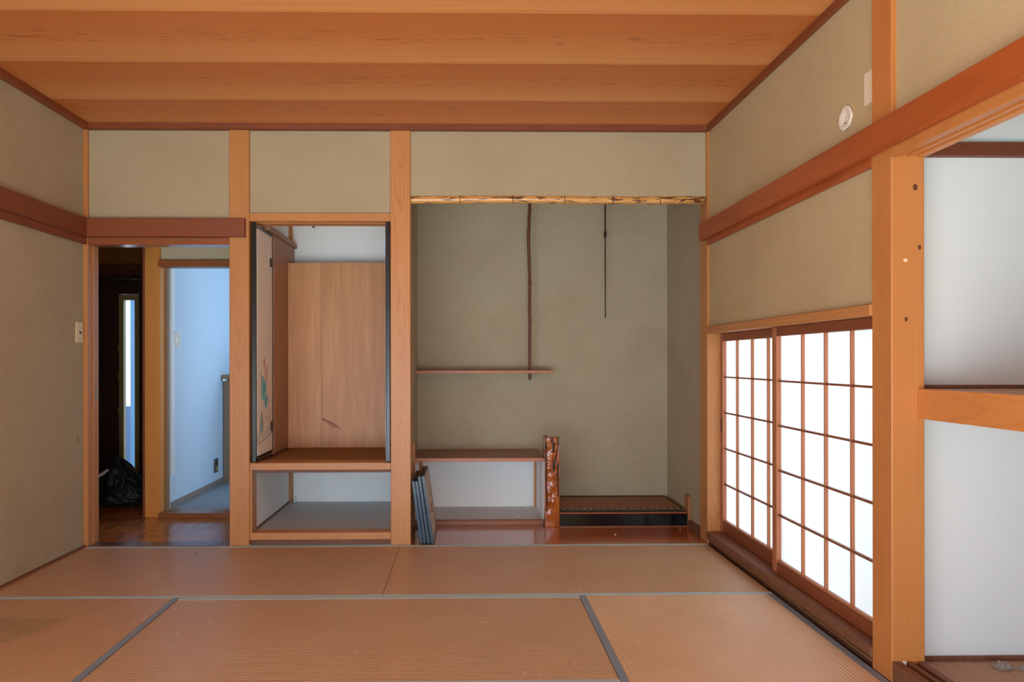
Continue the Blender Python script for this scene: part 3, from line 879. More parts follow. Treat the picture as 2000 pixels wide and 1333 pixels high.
blot(L([(4.262, 0.655), (4.272, 0.71), (4.285, 0.735), (4.300, 0.70), (4.296, 0.662), (4.275, 0.645)]), 0, bm, 0.00008)
blot(L([(4.345, 1.095), (4.352, 1.098), (4.362, 1.072), (4.356, 1.045), (4.344, 1.046), (4.338, 1.07)]), 2, bm, 0.00006)
for i in range(7):
    for j in range(5 - abs(i - 3) // 2):
        y, z = 4.372 + j * 0.012 + (i % 2) * 0.005, 0.966 + i * 0.0125
        blot(L([(y, z), (y + 0.0045, z + 0.004), (y + 0.003, z + 0.011), (y - 0.003, z + 0.009)]), 2, bm, 0.00006 + 0.00001 * (i % 3))
for (ya, za, yb, zb, wd) in ((4.405, 0.965, 4.40, 0.70, 0.002), (4.35, 1.045, 4.375, 0.965, 0.0018), (4.445, 0.86, 4.463, 0.79, 0.006), (4.43, 0.70, 4.47, 0.79, 0.003),
                             (4.45, 0.69, 4.485, 0.775, 0.003), (4.44, 0.705, 4.44, 0.765, 0.004), (4.46, 0.70, 4.51, 0.74, 0.0025), (4.32, 0.85, 4.38, 0.66, 0.0018)):
    blot(L([(ya - wd, za), (yb - wd * 0.4, zb), (yb + wd * 0.4, zb), (ya + wd, za)]), 4, bm, 0.00005, 1)
for (y, z) in ((4.378, 0.735), (4.386, 0.724), (4.39, 0.714), (4.222, 0.73), (4.24, 0.64), (4.25, 0.632)):
    blot(L([(y, z), (y + 0.005, z + 0.004), (y, z + 0.009), (y - 0.004, z + 0.004)]), 1, bm, 0.00006)
me = bpy.data.meshes.new('lotus_print')
bm.to_mesh(me)
bm.free()
lp = link('lotus_print', me, [TEAL, TEALD, PINK, GREYG, INK, WASH], base, pp)
lp['label'] = 'pink lotus and teal leaves painted on the paper'

sb = empty('plywood_side_board', (-1.22, 4.8, 0.486), 'brown plywood side board behind the lotus door leaf', 'board')
box('board', -1.238, -1.2095, 4.549, 5.09, 0.4865, 1.880, plyside, sb)
box('top_ledge', -1.245, -1.197, 4.40, 5.128, 1.8805, 1.915, plyside, sb)
pb = empty('plywood_sheet', (-0.85, 4.905, 0.482), 'large brown plywood sheet with a seam and a knot standing in the closet', 'board')
box('plywood_strip', -1.2085, -0.9805, 4.898, 4.914, 0.4815, 1.749, plyw, pb, bev=0.001)
kb = box('plywood_strip', -0.9795, -0.470, 4.898, 4.914, 0.4815, 1.751, plyw, pb, bev=0.001)
bm = bmesh.new()
blot([(-0.055, 0.055), (0.0, 0.03), (0.045, 0.004), (0.088, -0.03), (0.075, -0.022), (0.035, -0.005), (-0.01, 0.016), (-0.04, 0.034)], 0, bm, 0.0, 3)
blot([(-0.036, 0.040), (0.002, 0.020), (0.044, -0.002), (0.030, -0.016), (-0.006, 0.006)], 1, bm, -0.0001, 3)
bmesh.ops.rotate(bm, cent=(0, 0, 0), matrix=Matrix.Rotation(math.pi / 2, 3, 'Z'), verts=bm.verts)
for v in bm.verts:
    v.co.x *= -1
me = bpy.data.meshes.new('knot')
bm.to_mesh(me)
bm.free()
link('knot', me, [plain('knot_brown', lin(112, 66, 36), 0.5, var=0.3, scale=90), plain('knot_tan', lin(160, 104, 62), 0.5, var=0.3, scale=90)], (-0.925, 4.8975, 0.635), kb)
fr = empty('folded_door_leaf', (-0.45, 4.37, 0.487), 'black lacquered folded door leaf seen edge on by the alcove post', 'door')
box('stile', -0.4605, -0.437, 4.188, 4.212, 0.4865, 1.893, LACQ, fr, bev=0.002)
box('edge_bead', -0.4645, -0.4607, 4.192, 4.212, 0.4865, 1.893, LACQ_SHINE, fr, bev=0.001)
box('leaf_panel', -0.4585, -0.437, 4.2125, 4.56, 0.4865, 1.88, PAPER_F, fr, bev=0.001)
fc = empty('magnet_catch', (-0.905, 4.30, 1.885), 'small grey cabinet catch under the closet lintel', 'catch')
box('catch_body', -0.913, -0.897, 4.285, 4.305, 1.878, 1.8898, STEEL, fc, bev=0.001)
disc('roller', (-0.905, 4.283, 1.881), 0.004, 0.006, BRONZE, 1, fc, seg=16)

# ------------------------------------------------------------------ alcove
aw = empty('wall_alcove', (0.55, 4.7, 1), 'shaded sandy plaster walls inside the alcove', 'wall', S)
box('plaster_side', -0.345, -0.3405, 4.302, 5.15, 0.0, 2.34, P_ALC, aw, bev=0)
box('plaster_side', 1.467, 1.55, 4.307, 5.15, 0.0, 2.34, P_ALC, aw, bev=0)
box('plaster_back', -0.345, 1.55, 5.15, 5.20, 0.0, 2.34, P_ALC, aw, bev=0)
box('alcove_ceiling', -0.345, 1.55, 4.27, 5.20, 2.34, 2.40, ceilw, aw, bev=0)

ac = empty('alcove_cabinet', (0.1, 4.9, 0), 'low doorless alcove cabinet with white lining and brown top', 'cabinet')
RC = wood('alcove_shelf_wood', 0, 2, lin(150, 94, 62), lin(112, 62, 36), freq=60, tilt=0.015, rough=0.36, line=0.35)
box('top_board', -0.326, 0.5172, 4.67, 5.149, 0.4175, 0.4405, RC, ac, bev=0.002)
box('front_edge', -0.326, 0.5172, 4.664, 4.6698, 0.4175, 0.4405, wood('shelf_edge_wood', 0, 1, lin(190, 122, 84), lin(146, 84, 52)), ac, bev=0.001)
box('end_strip', -0.3404, -0.3262, 4.664, 4.735, 0.0, 0.5435, hin(2, 0), ac)
box('floor_board', -0.326, 0.512, 4.705, 5.12, 0.010, 0.0305, grayw, ac, bev=0.001)
box('sill', -0.326, 0.512, 4.667, 4.704, 0.0005, 0.0305, RC, ac)
box('sill_ridge', -0.326, 0.512, 4.672, 4.678, 0.0306, 0.034, RC, ac, bev=0.0005)
box('sill_ridge', -0.326, 0.512, 4.690, 4.696, 0.0306, 0.034, RC, ac, bev=0.0005)
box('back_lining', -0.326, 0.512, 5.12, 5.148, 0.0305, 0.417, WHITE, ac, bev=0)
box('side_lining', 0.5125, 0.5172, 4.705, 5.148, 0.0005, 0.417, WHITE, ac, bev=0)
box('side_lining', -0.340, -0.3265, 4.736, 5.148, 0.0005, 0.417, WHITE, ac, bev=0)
box('corner_batten', 0.496, 0.5122, 5.10, 5.1195, 0.031, 0.417, hin(2, 1), ac)
box('corner_batten', -0.326, -0.303, 5.10, 5.1195, 0.031, 0.417, hin(2, 1), ac)
prof('paper_scrap', [(0.43, 0.0), (0.475, 0.004), (0.462, 0.02)], 1, 0, 0.001, GREEN_P)
bpy.data.objects['paper_scrap.001'].location = (0.437, 5.02, 0.041)
props(bpy.data.objects['paper_scrap.001'], 'pale green paper scrap on the cabinet floor in its back corner', 'scrap')
blob('paper_scrap', (0.352, 4.76, 0.0306), 0.009, 0.006, 0.007, PAPERW, 11, None, 'tiny white paper crumb near the cabinet sill', 'scrap', 0.3, 1.5, sub=2)

# gnarled glossy post at the cabinet's end
t = NT('glossy_gnarled_wood')
v, c = t.obj()
va = t.n('ShaderNodeVertexColor', layer_name='bark')
n1 = t.noise(t.comb(t.math('MULTIPLY', c[0], 60.0), c[1], t.math('MULTIPLY', c[2], 9.0)), 1.0, 3.0, 0.6, 0.5)
col = t.ramp(n1, [(0.3, lin(196, 104, 30)), (0.55, lin(160, 78, 20)), (0.75, lin(116, 52, 14))])
t.base(t.mix(va.outputs[0], col, lin(36, 20, 18)))
t.rough(t.math('ADD', 0.2, t.math('MULTIPLY', va.outputs[0], 0.4)))
t.set(t.b.inputs['Coat Weight'], t.math('SUBTRACT', 0.5, t.math('MULTIPLY', va.outputs[0], 0.45)))
t.b.inputs['Coat Roughness'].default_value = 0.06
GN = t.m
gp = empty('gnarled_post', (0.565, 4.66, 0), 'glossy gnarled dwarf post with dark bark hollows beside the cabinet', 'post')
gx0, gx1, gz1 = 0.5178, 0.6126, 0.5785
nu, nv = 28, 130
bm = bmesh.new()
lay = bm.loops.layers.color.new('bark')
caps = []
ell = [(0.60, 0.107, 0.075, 0.065), (0.62, 0.315, 0.075, 0.075), (0.49, 0.03, 0.06, 0.035)]
poly = [[(0.92, 0.0), (0.93, 0.10), (0.86, 0.16), (0.77, 0.24), (0.72, 0.30)], [(0.06, 0.0), (0.08, 0.2), (0.07, 0.45), (0.13, 0.7), (0.11, 0.82)], [(0.91, 0.28), (0.88, 0.42), (0.91, 0.56), (0.93, 0.66)]]
bumps = [(0.26, 0.09), (0.49, 0.185), (0.34, 0.24), (0.28, 0.30), (0.28, 0.345), (0.44, 0.43), (0.55, 0.54), (0.31, 0.61), (0.65, 0.67), (0.31, 0.71), (0.58, 0.72), (0.36, 0.87), (0.74, 0.05), (0.70, 0.13), (0.73, 0.30)]


def segd(p, a, b, asp):
    ax, ay, bx, by = a[0], a[1] * asp, b[0], b[1] * asp
    px, py = p[0], p[1] * asp
    dx, dy = bx - ax, by - ay
    t_ = max(0, min(1, ((px - ax) * dx + (py - ay) * dy) / (dx * dx + dy * dy)))
    return math.hypot(px - ax - t_ * dx, py - ay - t_ * dy)


asp = gz1 / (gx1 - gx0)
grid, dark = [], {}
for j in range(nv + 1):
    row = []
    for i in range(nu + 1):
        u, w = i / nu, j / nv
        dk = 0.0
        for (eu, ev, ru, rv) in ell:
            q = math.hypot((u - eu) / ru, (w - ev) / rv)
            dk = max(dk, min(1, max(0, (1.25 - q) * 3)))
        for pl in poly:
            q = min(segd((u, w), pl[k], pl[k + 1], asp) for k in range(len(pl) - 1))
            wd = 0.055 + 0.03 * noise.noise(Vector((u * 3, w * 16, 2)))
            dk = max(dk, min(1, max(0, (wd * 1.3 - q) / (wd * 0.7))))
        h = 0.0
        for (bu, bv) in bumps:
            h = max(h, 0.0068 * math.exp(-(((u - bu) / 0.17) ** 2 + ((w - bv) * asp / 0.24) ** 2)))
        h += 0.0014 * noise.noise(Vector((u * 3, w * 9, 0.5)))
        h += 0.003 * math.cos((u - 0.45 - 0.09 * math.sin(w * 9)) * 2.4)
        h -= 0.008 * dk
        if w > 0.8:
            h *= max(0.3, 1 - (w - 0.8) * 4.0)
        edge = min(u, 1 - u) * 10
        h = h * min(1, edge) - (0.0015 * (1 - min(1, edge)) ** 2)
        vtx = bm.verts.new((gx0 + u * (gx1 - gx0) - 0.565, -0.045 - h - 4.66 + 4.66, gz1 * (1 - w)))
        row.append(vtx)
        dark[vtx] = dk
    grid.append(row)
for j in range(nv):
    for i in range(nu):
        f = bm.faces.new((grid[j][i], grid[j][i + 1], grid[j + 1][i + 1], grid[j + 1][i]))
        f.smooth = True
back = {}
for key, (i, j) in {'tl': (0, 0), 'tr': (nu, 0), 'bl': (0, nv), 'br': (nu, nv)}.items():
    co = grid[j][i].co
    back[key] = bm.verts.new((co.x, 0.05, co.z))
    dark[back[key]] = 0.3
bm.faces.new([grid[0][i] for i in range(nu, -1, -1)] + [back['tl'], back['tr']])
bm.faces.new([grid[nv][i] for i in range(nu + 1)] + [back['br'], back['bl']])
bm.faces.new([grid[j][0] for j in range(nv + 1)] + [back['bl'], back['tl']])
bm.faces.new([grid[j][nu] for j in range(nv, -1, -1)] + [back['tr'], back['br']])
bm.faces.new((back['tl'], back['bl'], back['br'], back['tr']))
for f in bm.faces:
    for lp_ in f.loops:
        d_ = dark[lp_.vert]
        lp_[lay] = (d_, d_, d_, 1)
link('carved_trunk', finish(bm, 'carved_trunk'), GN, (0.565, 4.66, 0.0), gp)
box('back_board', 0.5176, 0.545, 4.7105, 4.722, 0.0, 0.584, darkw, gp)

# raised alcove step with its bordered mat
st = empty('alcove_step', (1.0, 4.9, 0), 'raised alcove step with black lacquer riser', 'step')
box('riser', 0.6135, 1.4445, 4.615, 5.149, 0.0005, 0.0835, LACQ_PANEL, st, bev=0.001)
box('nosing', 0.6135, 1.4445, 4.612, 4.66, 0.0838, 0.0925, wood('red_nosing', 0, 1, lin(170, 92, 54), lin(126, 60, 30)), st, bev=0.001)
box('base_strip', 0.6135, 1.4445, 4.605, 4.6145, 0.0002, 0.006, RC, st, bev=0.0008)
am = empty('alcove_mat', (1.0, 4.9, 0.09), 'brown alcove mat edged with a printed black border', 'mat')
AMT = plain('worn_brown_alcove_weave', lin(150, 104, 72), 0.6, var=0.18, scale=90, bump=0.25)
box('mat_surface', 0.6138, 1.442, 4.66, 5.148, 0.0928, 0.0995, AMT, am, bev=0.001)
box('border', 0.6138, 1.442, 4.622, 4.66, 0.0928, 0.0985, plain('dark_mat_edge', lin(46, 38, 30), 0.8), am, bev=0.001)
box('printed_border', 0.6138, 1.442, 4.66, 4.70, 0.0996, 0.1006, motif_border(), am, bev=0.0003)
box('printed_border', 0.6138, 1.442, 5.11, 5.148, 0.0996, 0.1006, plain('back_mat_border', lin(44, 36, 30), 0.8), am, bev=0.0003)
box('side_border', 1.432, 1.4425, 4.70, 5.11, 0.0996, 0.1002, plain('side_mat_border', lin(70, 48, 34), 0.8), am, bev=0.0002)
prof('end_board', [(4.598, 0.0), (4.672, 0.0), (4.672, 0.2015), (4.598, 0.1965)], 0, 1.4452, 1.4635, wood('end_board_wood', 2, 0, lin(178, 118, 78), lin(132, 80, 48)), None,
     'small upright end board at the alcove step against the plaster', 'board')

# hanging shelf with a natural branch, and the scroll hook
hs = empty('hanging_shelf', (0.14, 5.05, 1.0), 'thin alcove wall shelf hung from a crooked reddish branch', 'shelf')
box('shelf_board', -0.3395, 0.6148, 4.95, 5.149, 0.989, 1.0105, wood('hanging_shelf_wood', 0, 1, lin(186, 120, 80), lin(146, 82, 50)), hs, bev=0.002)
pts = [(0.4597, 0.944), (0.4597, 1.0), (0.4585, 1.10), (0.4590, 1.22), (0.4600, 1.34), (0.4578, 1.43), (0.4590, 1.54), (0.4600, 1.62), (0.4592, 1.68), (0.4560, 1.76), (0.4530, 1.86), (0.4505, 1.93), (0.4520, 1.99), (0.4555, 2.03), (0.4560, 2.08), (0.4595, 2.14), (0.4600, 2.20), (0.4600, 2.339)]
pth, rad = [], []
rb = random.Random(2)
for k in range(len(pts) - 1):
    for s_ in range(5):
        f_ = s_ / 5
        pth.append((pts[k][0] + (pts[k + 1][0] - pts[k][0]) * f_, 5.03 + 0.003 * math.sin(k + f_), pts[k][1] + (pts[k + 1][1] - pts[k][1]) * f_))
        z = pth[-1][2]
        rad.append(0.0108 + 0.0012 * noise.noise(Vector((z * 14, 0, 0))) + 0.003 * math.exp(-((z - 1.62) / 0.012) ** 2) + 0.002 * math.exp(-((z - 1.99) / 0.015) ** 2) + 0.0018 * math.exp(-((z - 1.36) / 0.012) ** 2))
pth.append((0.4600, 5.03, 2.339))
rad.append(0.0105)
br = link('branch', tube_mesh('branch', [Vector(q) - Vector((0.46, 5.03, 1.6)) for q in pth], rad, 14), BRANCHM, (0.46, 5.03, 1.6), hs)
br['label'] = 'crooked reddish brown branch'
blob('knot', (0.4605, 5.017, 1.616), 0.006, 0.004, 0.010, TUBE_N, 3, br, None, None, 0.15, 1.0, flat=False, sub=2)
hk = empty('scroll_hook', (0.998, 5.05, 1.38), 'dark notched iron scroll hanger hanging inside the alcove', 'hook')
pth, rad = [], []
z = 2.339
while z > 1.385:
    thick = 0.0055 if z > 1.96 else (0.0046 if z > 1.6 else 0.004)
    pth.append((0, 0, z - 1.8))
    rad.append(thick)
    if z > 1.55:
        pth += [(0, 0, z - 0.022 - 1.8), (0, 0, z - 0.023 - 1.8), (0, 0, z - 0.027 - 1.8)]
        rad += [thick, thick * 0.72, thick * 0.72]
    z -= 0.028
pth.append((0, 0, 1.382 - 1.8))
rad.append(0.0032)
link('rod', tube_mesh('rod', pth, rad, 10), IRON, (0.9985, 5.05, 1.8), hk)
link('slider', tube_mesh('slider', [(0, 0, -0.026), (0, 0, -0.020), (0, 0, -0.008), (0, 0, 0.006), (0, 0, 0.016), (0, 0, 0.024)], [0.0035, 0.008, 0.0105, 0.0105, 0.008, 0.0035], 12), IRON, (0.9985, 5.05, 1.974), hk)
disc('slider_eye', (1.0005, 5.0385, 1.974), 0.004, 0.003, STEEL, 1, hk, seg=12)

# four small sliding doors taken out of the cabinet and leaned on the post
tops = [(-0.2640, -0.3130, 0.367), (-0.2437, -0.2935, 0.364), (-0.2212, -0.2768, 0.394), (-0.1990, -0.2550, 0.396)]
labs = ['small black edged cabinet door leaning next to the alcove post, first of four', 'small black edged cabinet door, shorter second one of the leaning four',
        'small black edged cabinet door, tall third one of the leaning four', 'outermost leaning cabinet door showing its beige paper face and finger pull']
for k, (xb, xt, hz) in enumerate(tops):
    ang = math.atan2(xt - xb, hz)
    hh = math.hypot(xt - xb, hz)
    th, wd = 0.0172, 0.415
    yo = 4.187 + [0.004, 0.008, 0.0, 0.002][k]
    r = empty('cabinet_door', (xb, yo, 0.0015 + th * math.sin(-ang)), labs[k], 'door', None, 'cabinet doors leaning on the alcove post')
    r.rotation_euler = (0, ang, 0)

    def lb(name, x0, x1, y0, y1, z0, z1, m, **kw):
        o = box(name, x0, x1, y0, y1, z0, z1, m, None, bev=0.0012, **kw)
        o.parent = r
        return o
    lb('stile', 0, th, 0, 0.014, 0, hh, LACQ_SHINE)
    lb('stile', 0, th, wd - 0.010, wd, 0, hh, LACQ_SHINE)
    lb('bottom_rail', 0, th, 0.014, wd - 0.010, 0, 0.010, LACQ)
    lb('top_rail', 0, th, 0.014, wd - 0.010, hh - 0.012, hh, plain('dark_brown_top_edge', lin(48, 34, 30), 0.4) if k == 0 else bpy.data.materials['dark_brown_top_edge'])
    lb('paper_panel', 0.002, th - 0.002, 0.014, wd - 0.010, 0.010, hh - 0.012, PAPER_D)
    if k == 3:
        for dz in (-0.017, 0.017):
            o = disc('finger_pull', (th - 0.001, 0.235, 0.165 + dz), 0.011, 0.004, BRONZE, 0, None, seg=20)
            o.parent = r
            o['label'] = 'dark bronze finger pull'

# ------------------------------------------------------------------ corridor, far room, entrance
P_LIT = plaster('sand_plaster_lit', lin(214, 198, 164), lin(204, 184, 146))  # plaster lightened to carry the corridor light in its colour
wh = empty('wall_corridor', (-2.2, 4.98, 1.9), 'sandy plaster above the far room doorway', 'wall', S)
box('plaster_panel', -2.10, -1.33, 4.972, 5.05, 1.772, 2.40, P_LIT, wh, bev=0)
box('plaster_panel', -3.55, -3.48, 4.22, 6.42, -0.5, 2.46, P_MAIN, wh, bev=0)
box('plaster_panel', -3.48, -2.31, 4.22, 4.285, -0.05, 2.46, P_MAIN, wh, bev=0)
cc = empty('ceiling_corridor', (-2.4, 5, 2.4), 'board ceiling above corridor and far room', 'ceiling', S)
box('ceiling_board', -3.55, -1.33, 4.29, 6.45, 2.402, 2.45, ceilw, cc, bev=0)
box('ceiling_board', -2.09, -0.25, 5.06, 7.3, 2.36, 2.40, WHITE_HALL, cc, bev=0)
box('trim_30', -2.204, -2.0995, 4.95, 5.065, 0.0, 2.40, wood('lit_orange_post', 2, 1, lin(226, 152, 72), lin(184, 110, 42)), None, 'orange post beside the far room doorway', 'post', S, bev=0.003)  # wood lightened in place of more corridor light on the post
box('trim_31', -2.226, -2.2045, 4.965, 5.05, 0.0, 2.40, red(2, 1), None, 'narrow dark jamb beside the orange corridor post', 'strip', S)
box('trim_32', -2.0995, -1.332, 4.92, 5.03, 1.727, 1.772, wood('far_lintel_wood', 0, 1, lin(160, 92, 40), lin(116, 60, 22), line=0.4), None, 'lintel over the far room doorway', 'lintel', S)
box('trim_33', -2.0995, -1.332, 4.92, 5.058, 0.0, 0.036, wood('far_sill_wood', 0, 1, lin(150, 92, 52), lin(112, 62, 32), rough=0.3, coat=0.4, line=0.4), None, 'raised wooden sill of the far room doorway', 'sill', S)
box('trim_34', -2.0995, -2.080, 5.032, 5.064, 0.036, 1.727, TANPAN, None, 'tan casing strip of the far room doorway', 'strip', S)
wfr = empty('wall_far_room', (-1.5, 6, 1), 'white papered walls of the far room', 'wall', S)
box('wallpaper', -2.20, -2.0755, 5.066, 7.25, 0.0, 2.40, WHITE_HALL, wfr, bev=0)
box('wallpaper', -2.0755, -0.25, 7.20, 7.28, 0.0, 2.40, WHITE_HALL, wfr, bev=0)
box('wallpaper', -1.33, -0.25, 5.205, 5.26, 0.0, 2.40, WHITE_HALL, wfr, bev=0)
box('wallpaper', -0.33, -0.25, 5.26, 5.50, 0.0, 2.40, WHITE_HALL, wfr, bev=0)
box('wallpaper', -0.33, -0.25, 6.90, 7.20, 0.0, 2.40, WHITE_HALL, wfr, bev=0)
box('wallpaper', -0.33, -0.25, 5.50, 6.90, 0.0, 0.42, WHITE_HALL, wfr, bev=0)
box('wallpaper', -0.33, -0.25, 5.50, 6.90, 2.08, 2.40, WHITE_HALL, wfr, bev=0)
box('baseboard_far_room', -2.0754, -2.066, 5.068, 7.19, 0.03, 0.082, SKIRT, None, 'grey brown skirting along the white far room wall', 'baseboard', S)
cd = empty('cable_duct', (-2.075, 5.1, 0.8), 'white vertical cable duct on the far room wall', 'duct')
box('duct_cover', -2.0753, -2.066, 5.072, 5.118, 0.272, 1.28, WHITEPL, cd, bev=0.002)
box('duct_cover', -2.0753, -2.065, 5.070, 5.120, 1.284, 2.35, WHITEPL, cd, bev=0.002)
ih = empty('wall_handset', (-2.075, 5.15, 1.24), 'white handset cradle on the far room wall beside the duct', 'handset')
box('cradle', -2.0753, -2.058, 5.128, 5.188, 1.178, 1.292, WHITEPL, ih, bev=0.004)
box('earpiece', -2.0579, -2.044, 5.134, 5.182, 1.262, 1.285, WHITEPL, ih, bev=0.005)
box('mouthpiece', -2.0579, -2.044, 5.134, 5.182, 1.184, 1.205, WHITEPL, ih, bev=0.005)
box('grip', -2.0578, -2.047, 5.168, 5.182, 1.205, 1.262, WHITEPL, ih, bev=0.003)
ot = empty('floor_outlet', (-2.075, 5.98, 0.21), 'grey brown outlet low on the far room wall', 'outlet')
box('plate', -2.0753, -2.068, 5.935, 6.022, 0.150, 0.266, OUTLETM, ot, bev=0.002)
disc('socket', (-2.0672, 5.99, 0.182), 0.017, 0.004, YELLOWP, 0, ot, seg=20)
box('socket_slot', -2.0681, -2.0665, 5.965, 6.00, 0.215, 0.250, DARKPL, ot, bev=0.001)
lc = empty('low_cupboard', (-1.6, 6.3, 0.03), 'low tan brown cupboard with a thick cap against the far room wall', 'cupboard')
box('body', -2.070, -1.20, 6.155, 6.55, 0.0305, 0.925, TANPAN, lc, bev=0.002)
box('cap', -2.075, -1.18, 6.11, 6.57, 0.9255, 0.960, TANPAN, lc, bev=0.003)
box('bracket', -2.062, -2.036, 6.108, 6.1545, 0.905, 0.925, WHITEPL, lc, bev=0.001)
box('plinth_strip', -2.02, -1.22, 6.145, 6.1548, 0.0305, 0.044, WHITEPL, lc, bev=0.001)

# entrance door
we = empty('wall_entrance', (-2.9, 6.4, 1), 'dark board wall over the entrance door', 'wall', S)
for (z0, z1) in ((1.932, 2.012), (2.014, 2.094), (2.096, 2.18), (2.182, 2.29), (2.292, 2.40)):
    box('wall_plank', -3.48, -2.2, 6.30, 6.33, z0, z1, entw, we, bev=0.001)
box('beam', -3.48, -2.2, 6.285, 6.33, 1.876, 1.930, battw, we)
box('moulding', -3.48, -2.2, 6.292, 6.33, 1.862, 1.872, battw, we, bev=0.0008)
box('moulding', -3.48, -2.2, 6.296, 6.33, 1.848, 1.858, battw, we, bev=0.0008)
box('moulding', -3.48, -2.2, 6.300, 6.33, 1.838, 1.846, battw, we, bev=0.0008)
box('outer_panel', -3.55, -2.2, 6.36, 6.42, 1.80, 2.42, entd, we, bev=0)
box('outer_panel', -3.55, -3.24, 6.34, 6.42, -0.3, 1.838, entd, we, bev=0)
dr = empty('door_1', (-2.85, 6.33, -0.12), 'dark brown entrance door with a tall bright glass slot', 'door', S)
box('jamb', -3.24, -3.19, 6.30, 6.40, -0.12, 1.838, entd, dr)
box('header', -3.19, -2.2, 6.30, 6.40, 1.800, 1.838, entd, dr)
box('leaf', -3.19, -3.034, 6.325, 6.365, -0.12, 1.80, entd, dr)
box('leaf', -2.862, -2.2, 6.325, 6.365, -0.12, 1.80, entd, dr)
box('leaf', -3.034, -2.862, 6.325, 6.365, 1.668, 1.80, entd, dr)
box('leaf', -3.034, -2.862, 6.325, 6.365, -0.12, -0.02, entd, dr)
box('leaf_bead', -3.168, -3.158, 6.318, 6.3249, -0.12, 1.78, entd, dr)
box('glass_frame', -3.034, -2.993, 6.310, 6.36, -0.02, 1.664, OLIVE, dr)
box('glass_frame', -2.897, -2.862, 6.310, 6.36, -0.02, 1.664, OLIVE, dr)
box('glass_frame', -2.993, -2.897, 6.310, 6.36, 1.615, 1.664, OLIVE, dr)
box('glass_frame', -2.993, -2.897, 6.310, 6.36, -0.02, 0.02, OLIVE, dr)
box('glass_pane', -2.993, -2.897, 6.335, 6.339, 0.02, 1.615, FROST, dr, bev=0)
for z in (0.62, 0.92, 1.17):
    box('frame_clip', -3.036, -3.018, 6.300, 6.3099, z, z + 0.045, OLIVE, dr, bev=0.001)
dc = box('door_closer', -3.075, -2.87, 6.285, 6.3249, 1.742, 1.782, plain('closer_body', lin(70, 62, 40), 0.4, metal=0.5), dr, label='olive metal door closer')
link('closer_arm', tube_mesh('closer_arm', [(-0.10, 0, 0), (0.12, 0, -0.004)], [0.006, 0.006], 10), STEEL, (-2.96, 6.285, 1.797), dc)
disc('closer_pivot', (-3.062, 6.285, 1.797), 0.010, 0.026, STEEL, 2, dc, seg=14)
props(box('blue_fence', -5.0, -2.6, 7.9, 7.95, -0.52, 0.58, BLUEF, None), 'blue painted sheet fence outside behind the entrance door glass', 'fence')
props(box('gate_post', -3.535, -3.40, 7.6, 7.72, -0.52, 2.6, BLUEL, None), 'pale blue gate post outside behind the entrance door glass', 'post')
stp = box('strike_plate', -2.1845, -2.1825, 4.25, 4.278, 0.855, 0.912, STEEL, None, 'small metal strike plate on the corridor doorway jamb', 'strike plate', None, bev=0.0006)

# black duffel bag slumped on the parquet
bagp = empty('duffel_bag', (-2.56, 5.36, 0), 'slumped black nylon duffel bag on the parquet', 'bag')
bm = bmesh.new()
bmesh.ops.create_icosphere(bm, subdivisions=5, radius=1.0)
for v in bm.verts:
    p_ = v.co.copy()
    n = noise.fractal(p_ * 1.3 + Vector((3, 1, 5)), 1.0, 2.0, 3)
    fold = abs(noise.noise(Vector((p_.x * 2.2 + p_.z * 1.4, p_.y * 2, p_.z * 3.4 - p_.x * 1.5))))
    k_ = 1 + 0.16 * n - 0.16 * max(0, 0.25 - fold) / 0.25
    p_ *= k_
    z = p_.z
    peak = max(0, 1 - (p_.x + 0.05) ** 2 * 1.3) if z > 0 else 1
    zz = z * (0.27 * (0.45 + 0.55 * peak) if z > 0 else 0.115) + 0.10
    zz = max(zz, 0.001 + 0.006 * max(0, -p_.x))
    side = 1.0 - 0.35 * max(0, (zz - 0.12) / 0.2)
    v.co = Vector((p_.x * 0.235 * side - 0.0, p_.y * 0.17 * side, zz))
link('bag_body', finish(bm, 'bag_body', True), BAGM, (-2.565, 5.37, 0.0), bagp)
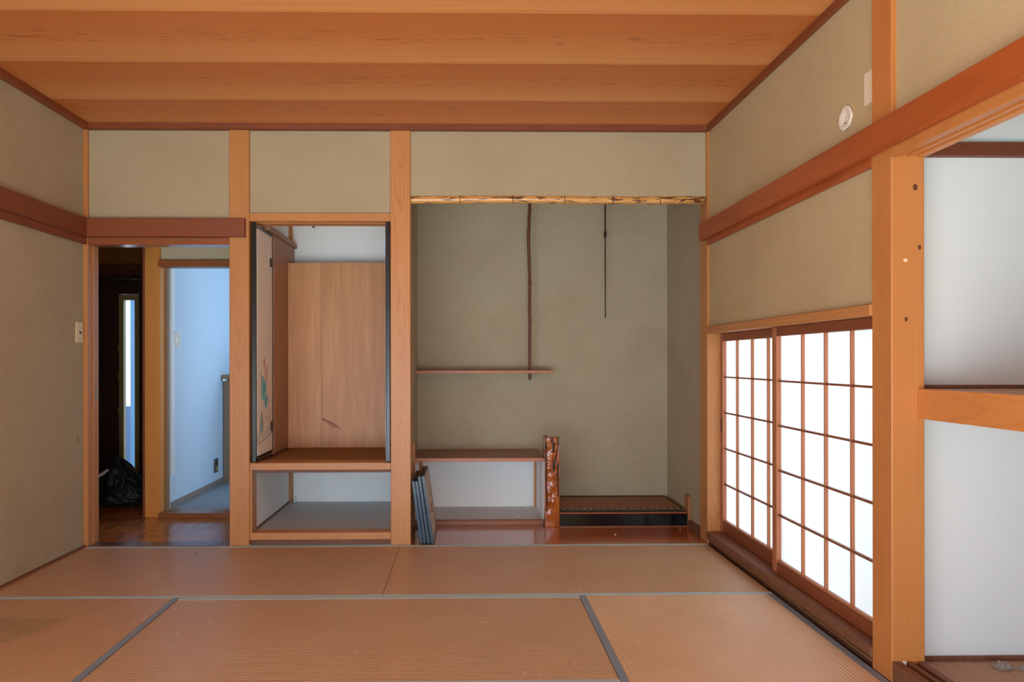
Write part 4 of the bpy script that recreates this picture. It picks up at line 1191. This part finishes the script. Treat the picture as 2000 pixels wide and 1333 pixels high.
link('strap', tube_mesh('strap', [(-0.02, -0.09, 0.345), (0.05, -0.135, 0.30), (0.10, -0.165, 0.22), (0.09, -0.178, 0.15), (0.0, -0.185, 0.12), (-0.10, -0.18, 0.13)], [0.011, 0.012, 0.012, 0.012, 0.011, 0.01], 8), BAGM, (-2.565, 5.37, 0.0), bagp)
link('handle', tube_mesh('handle', [(-0.06, -0.05, 0.34), (-0.02, -0.06, 0.375), (0.05, -0.06, 0.335), (0.13, -0.05, 0.26), (0.19, -0.04, 0.18)], [0.008, 0.009, 0.010, 0.010, 0.008], 8), BAGM, (-2.565, 5.37, 0.0), bagp)
prof('zip_flap', [(-2.70, 0.27), (-2.60, 0.335), (-2.545, 0.345), (-2.60, 0.325), (-2.70, 0.255)], 1, 5.215, 5.225, BAGM, bagp)
for (x, z) in ((-2.47, 0.275), (-2.45, 0.262)):
    disc('buckle', (x, 5.208, z), 0.005, 0.004, STEEL, 1, bagp, seg=12)
prof('paper_sheet', [(-2.70, 0.225), (-2.585, 0.30), (-2.575, 0.285), (-2.60, 0.27), (-2.60, 0.262), (-2.70, 0.205)], 1, 5.205, 5.2065, PAPERW, None, 'white paper sheet sticking out of the duffel bag', 'paper')

# small litter on the alcove floor and the mats
rl = random.Random(9)
for (x, y, s_, lab) in ((0.93, 4.40, 0.006, 'white lint speck in the middle of the alcove floor'), (1.372, 4.53, 0.005, 'white lint speck near the alcove step end board'), (-0.29, 4.30, 0.007, 'pale lint speck beside the leaning cabinet doors')):
    blob('lint_speck', (x, y, 0.0), s_, s_ * 0.8, s_ * 0.5, PAPERW, x, None, lab, 'lint', 0.4, 2.0, sub=2)
blob('lint_speck', (-1.57, 4.06, 0.0), 0.005, 0.004, 0.003, PAPERW, 2, None, 'white lint speck on the mat before the doorway', 'lint', 0.4, 2.0, sub=2)
blob('lint_speck', (-1.50, 4.01, 0.0), 0.005, 0.004, 0.003, DARKPL, 4, None, 'dark crumb on the mat before the doorway', 'lint', 0.4, 2.0, sub=2)
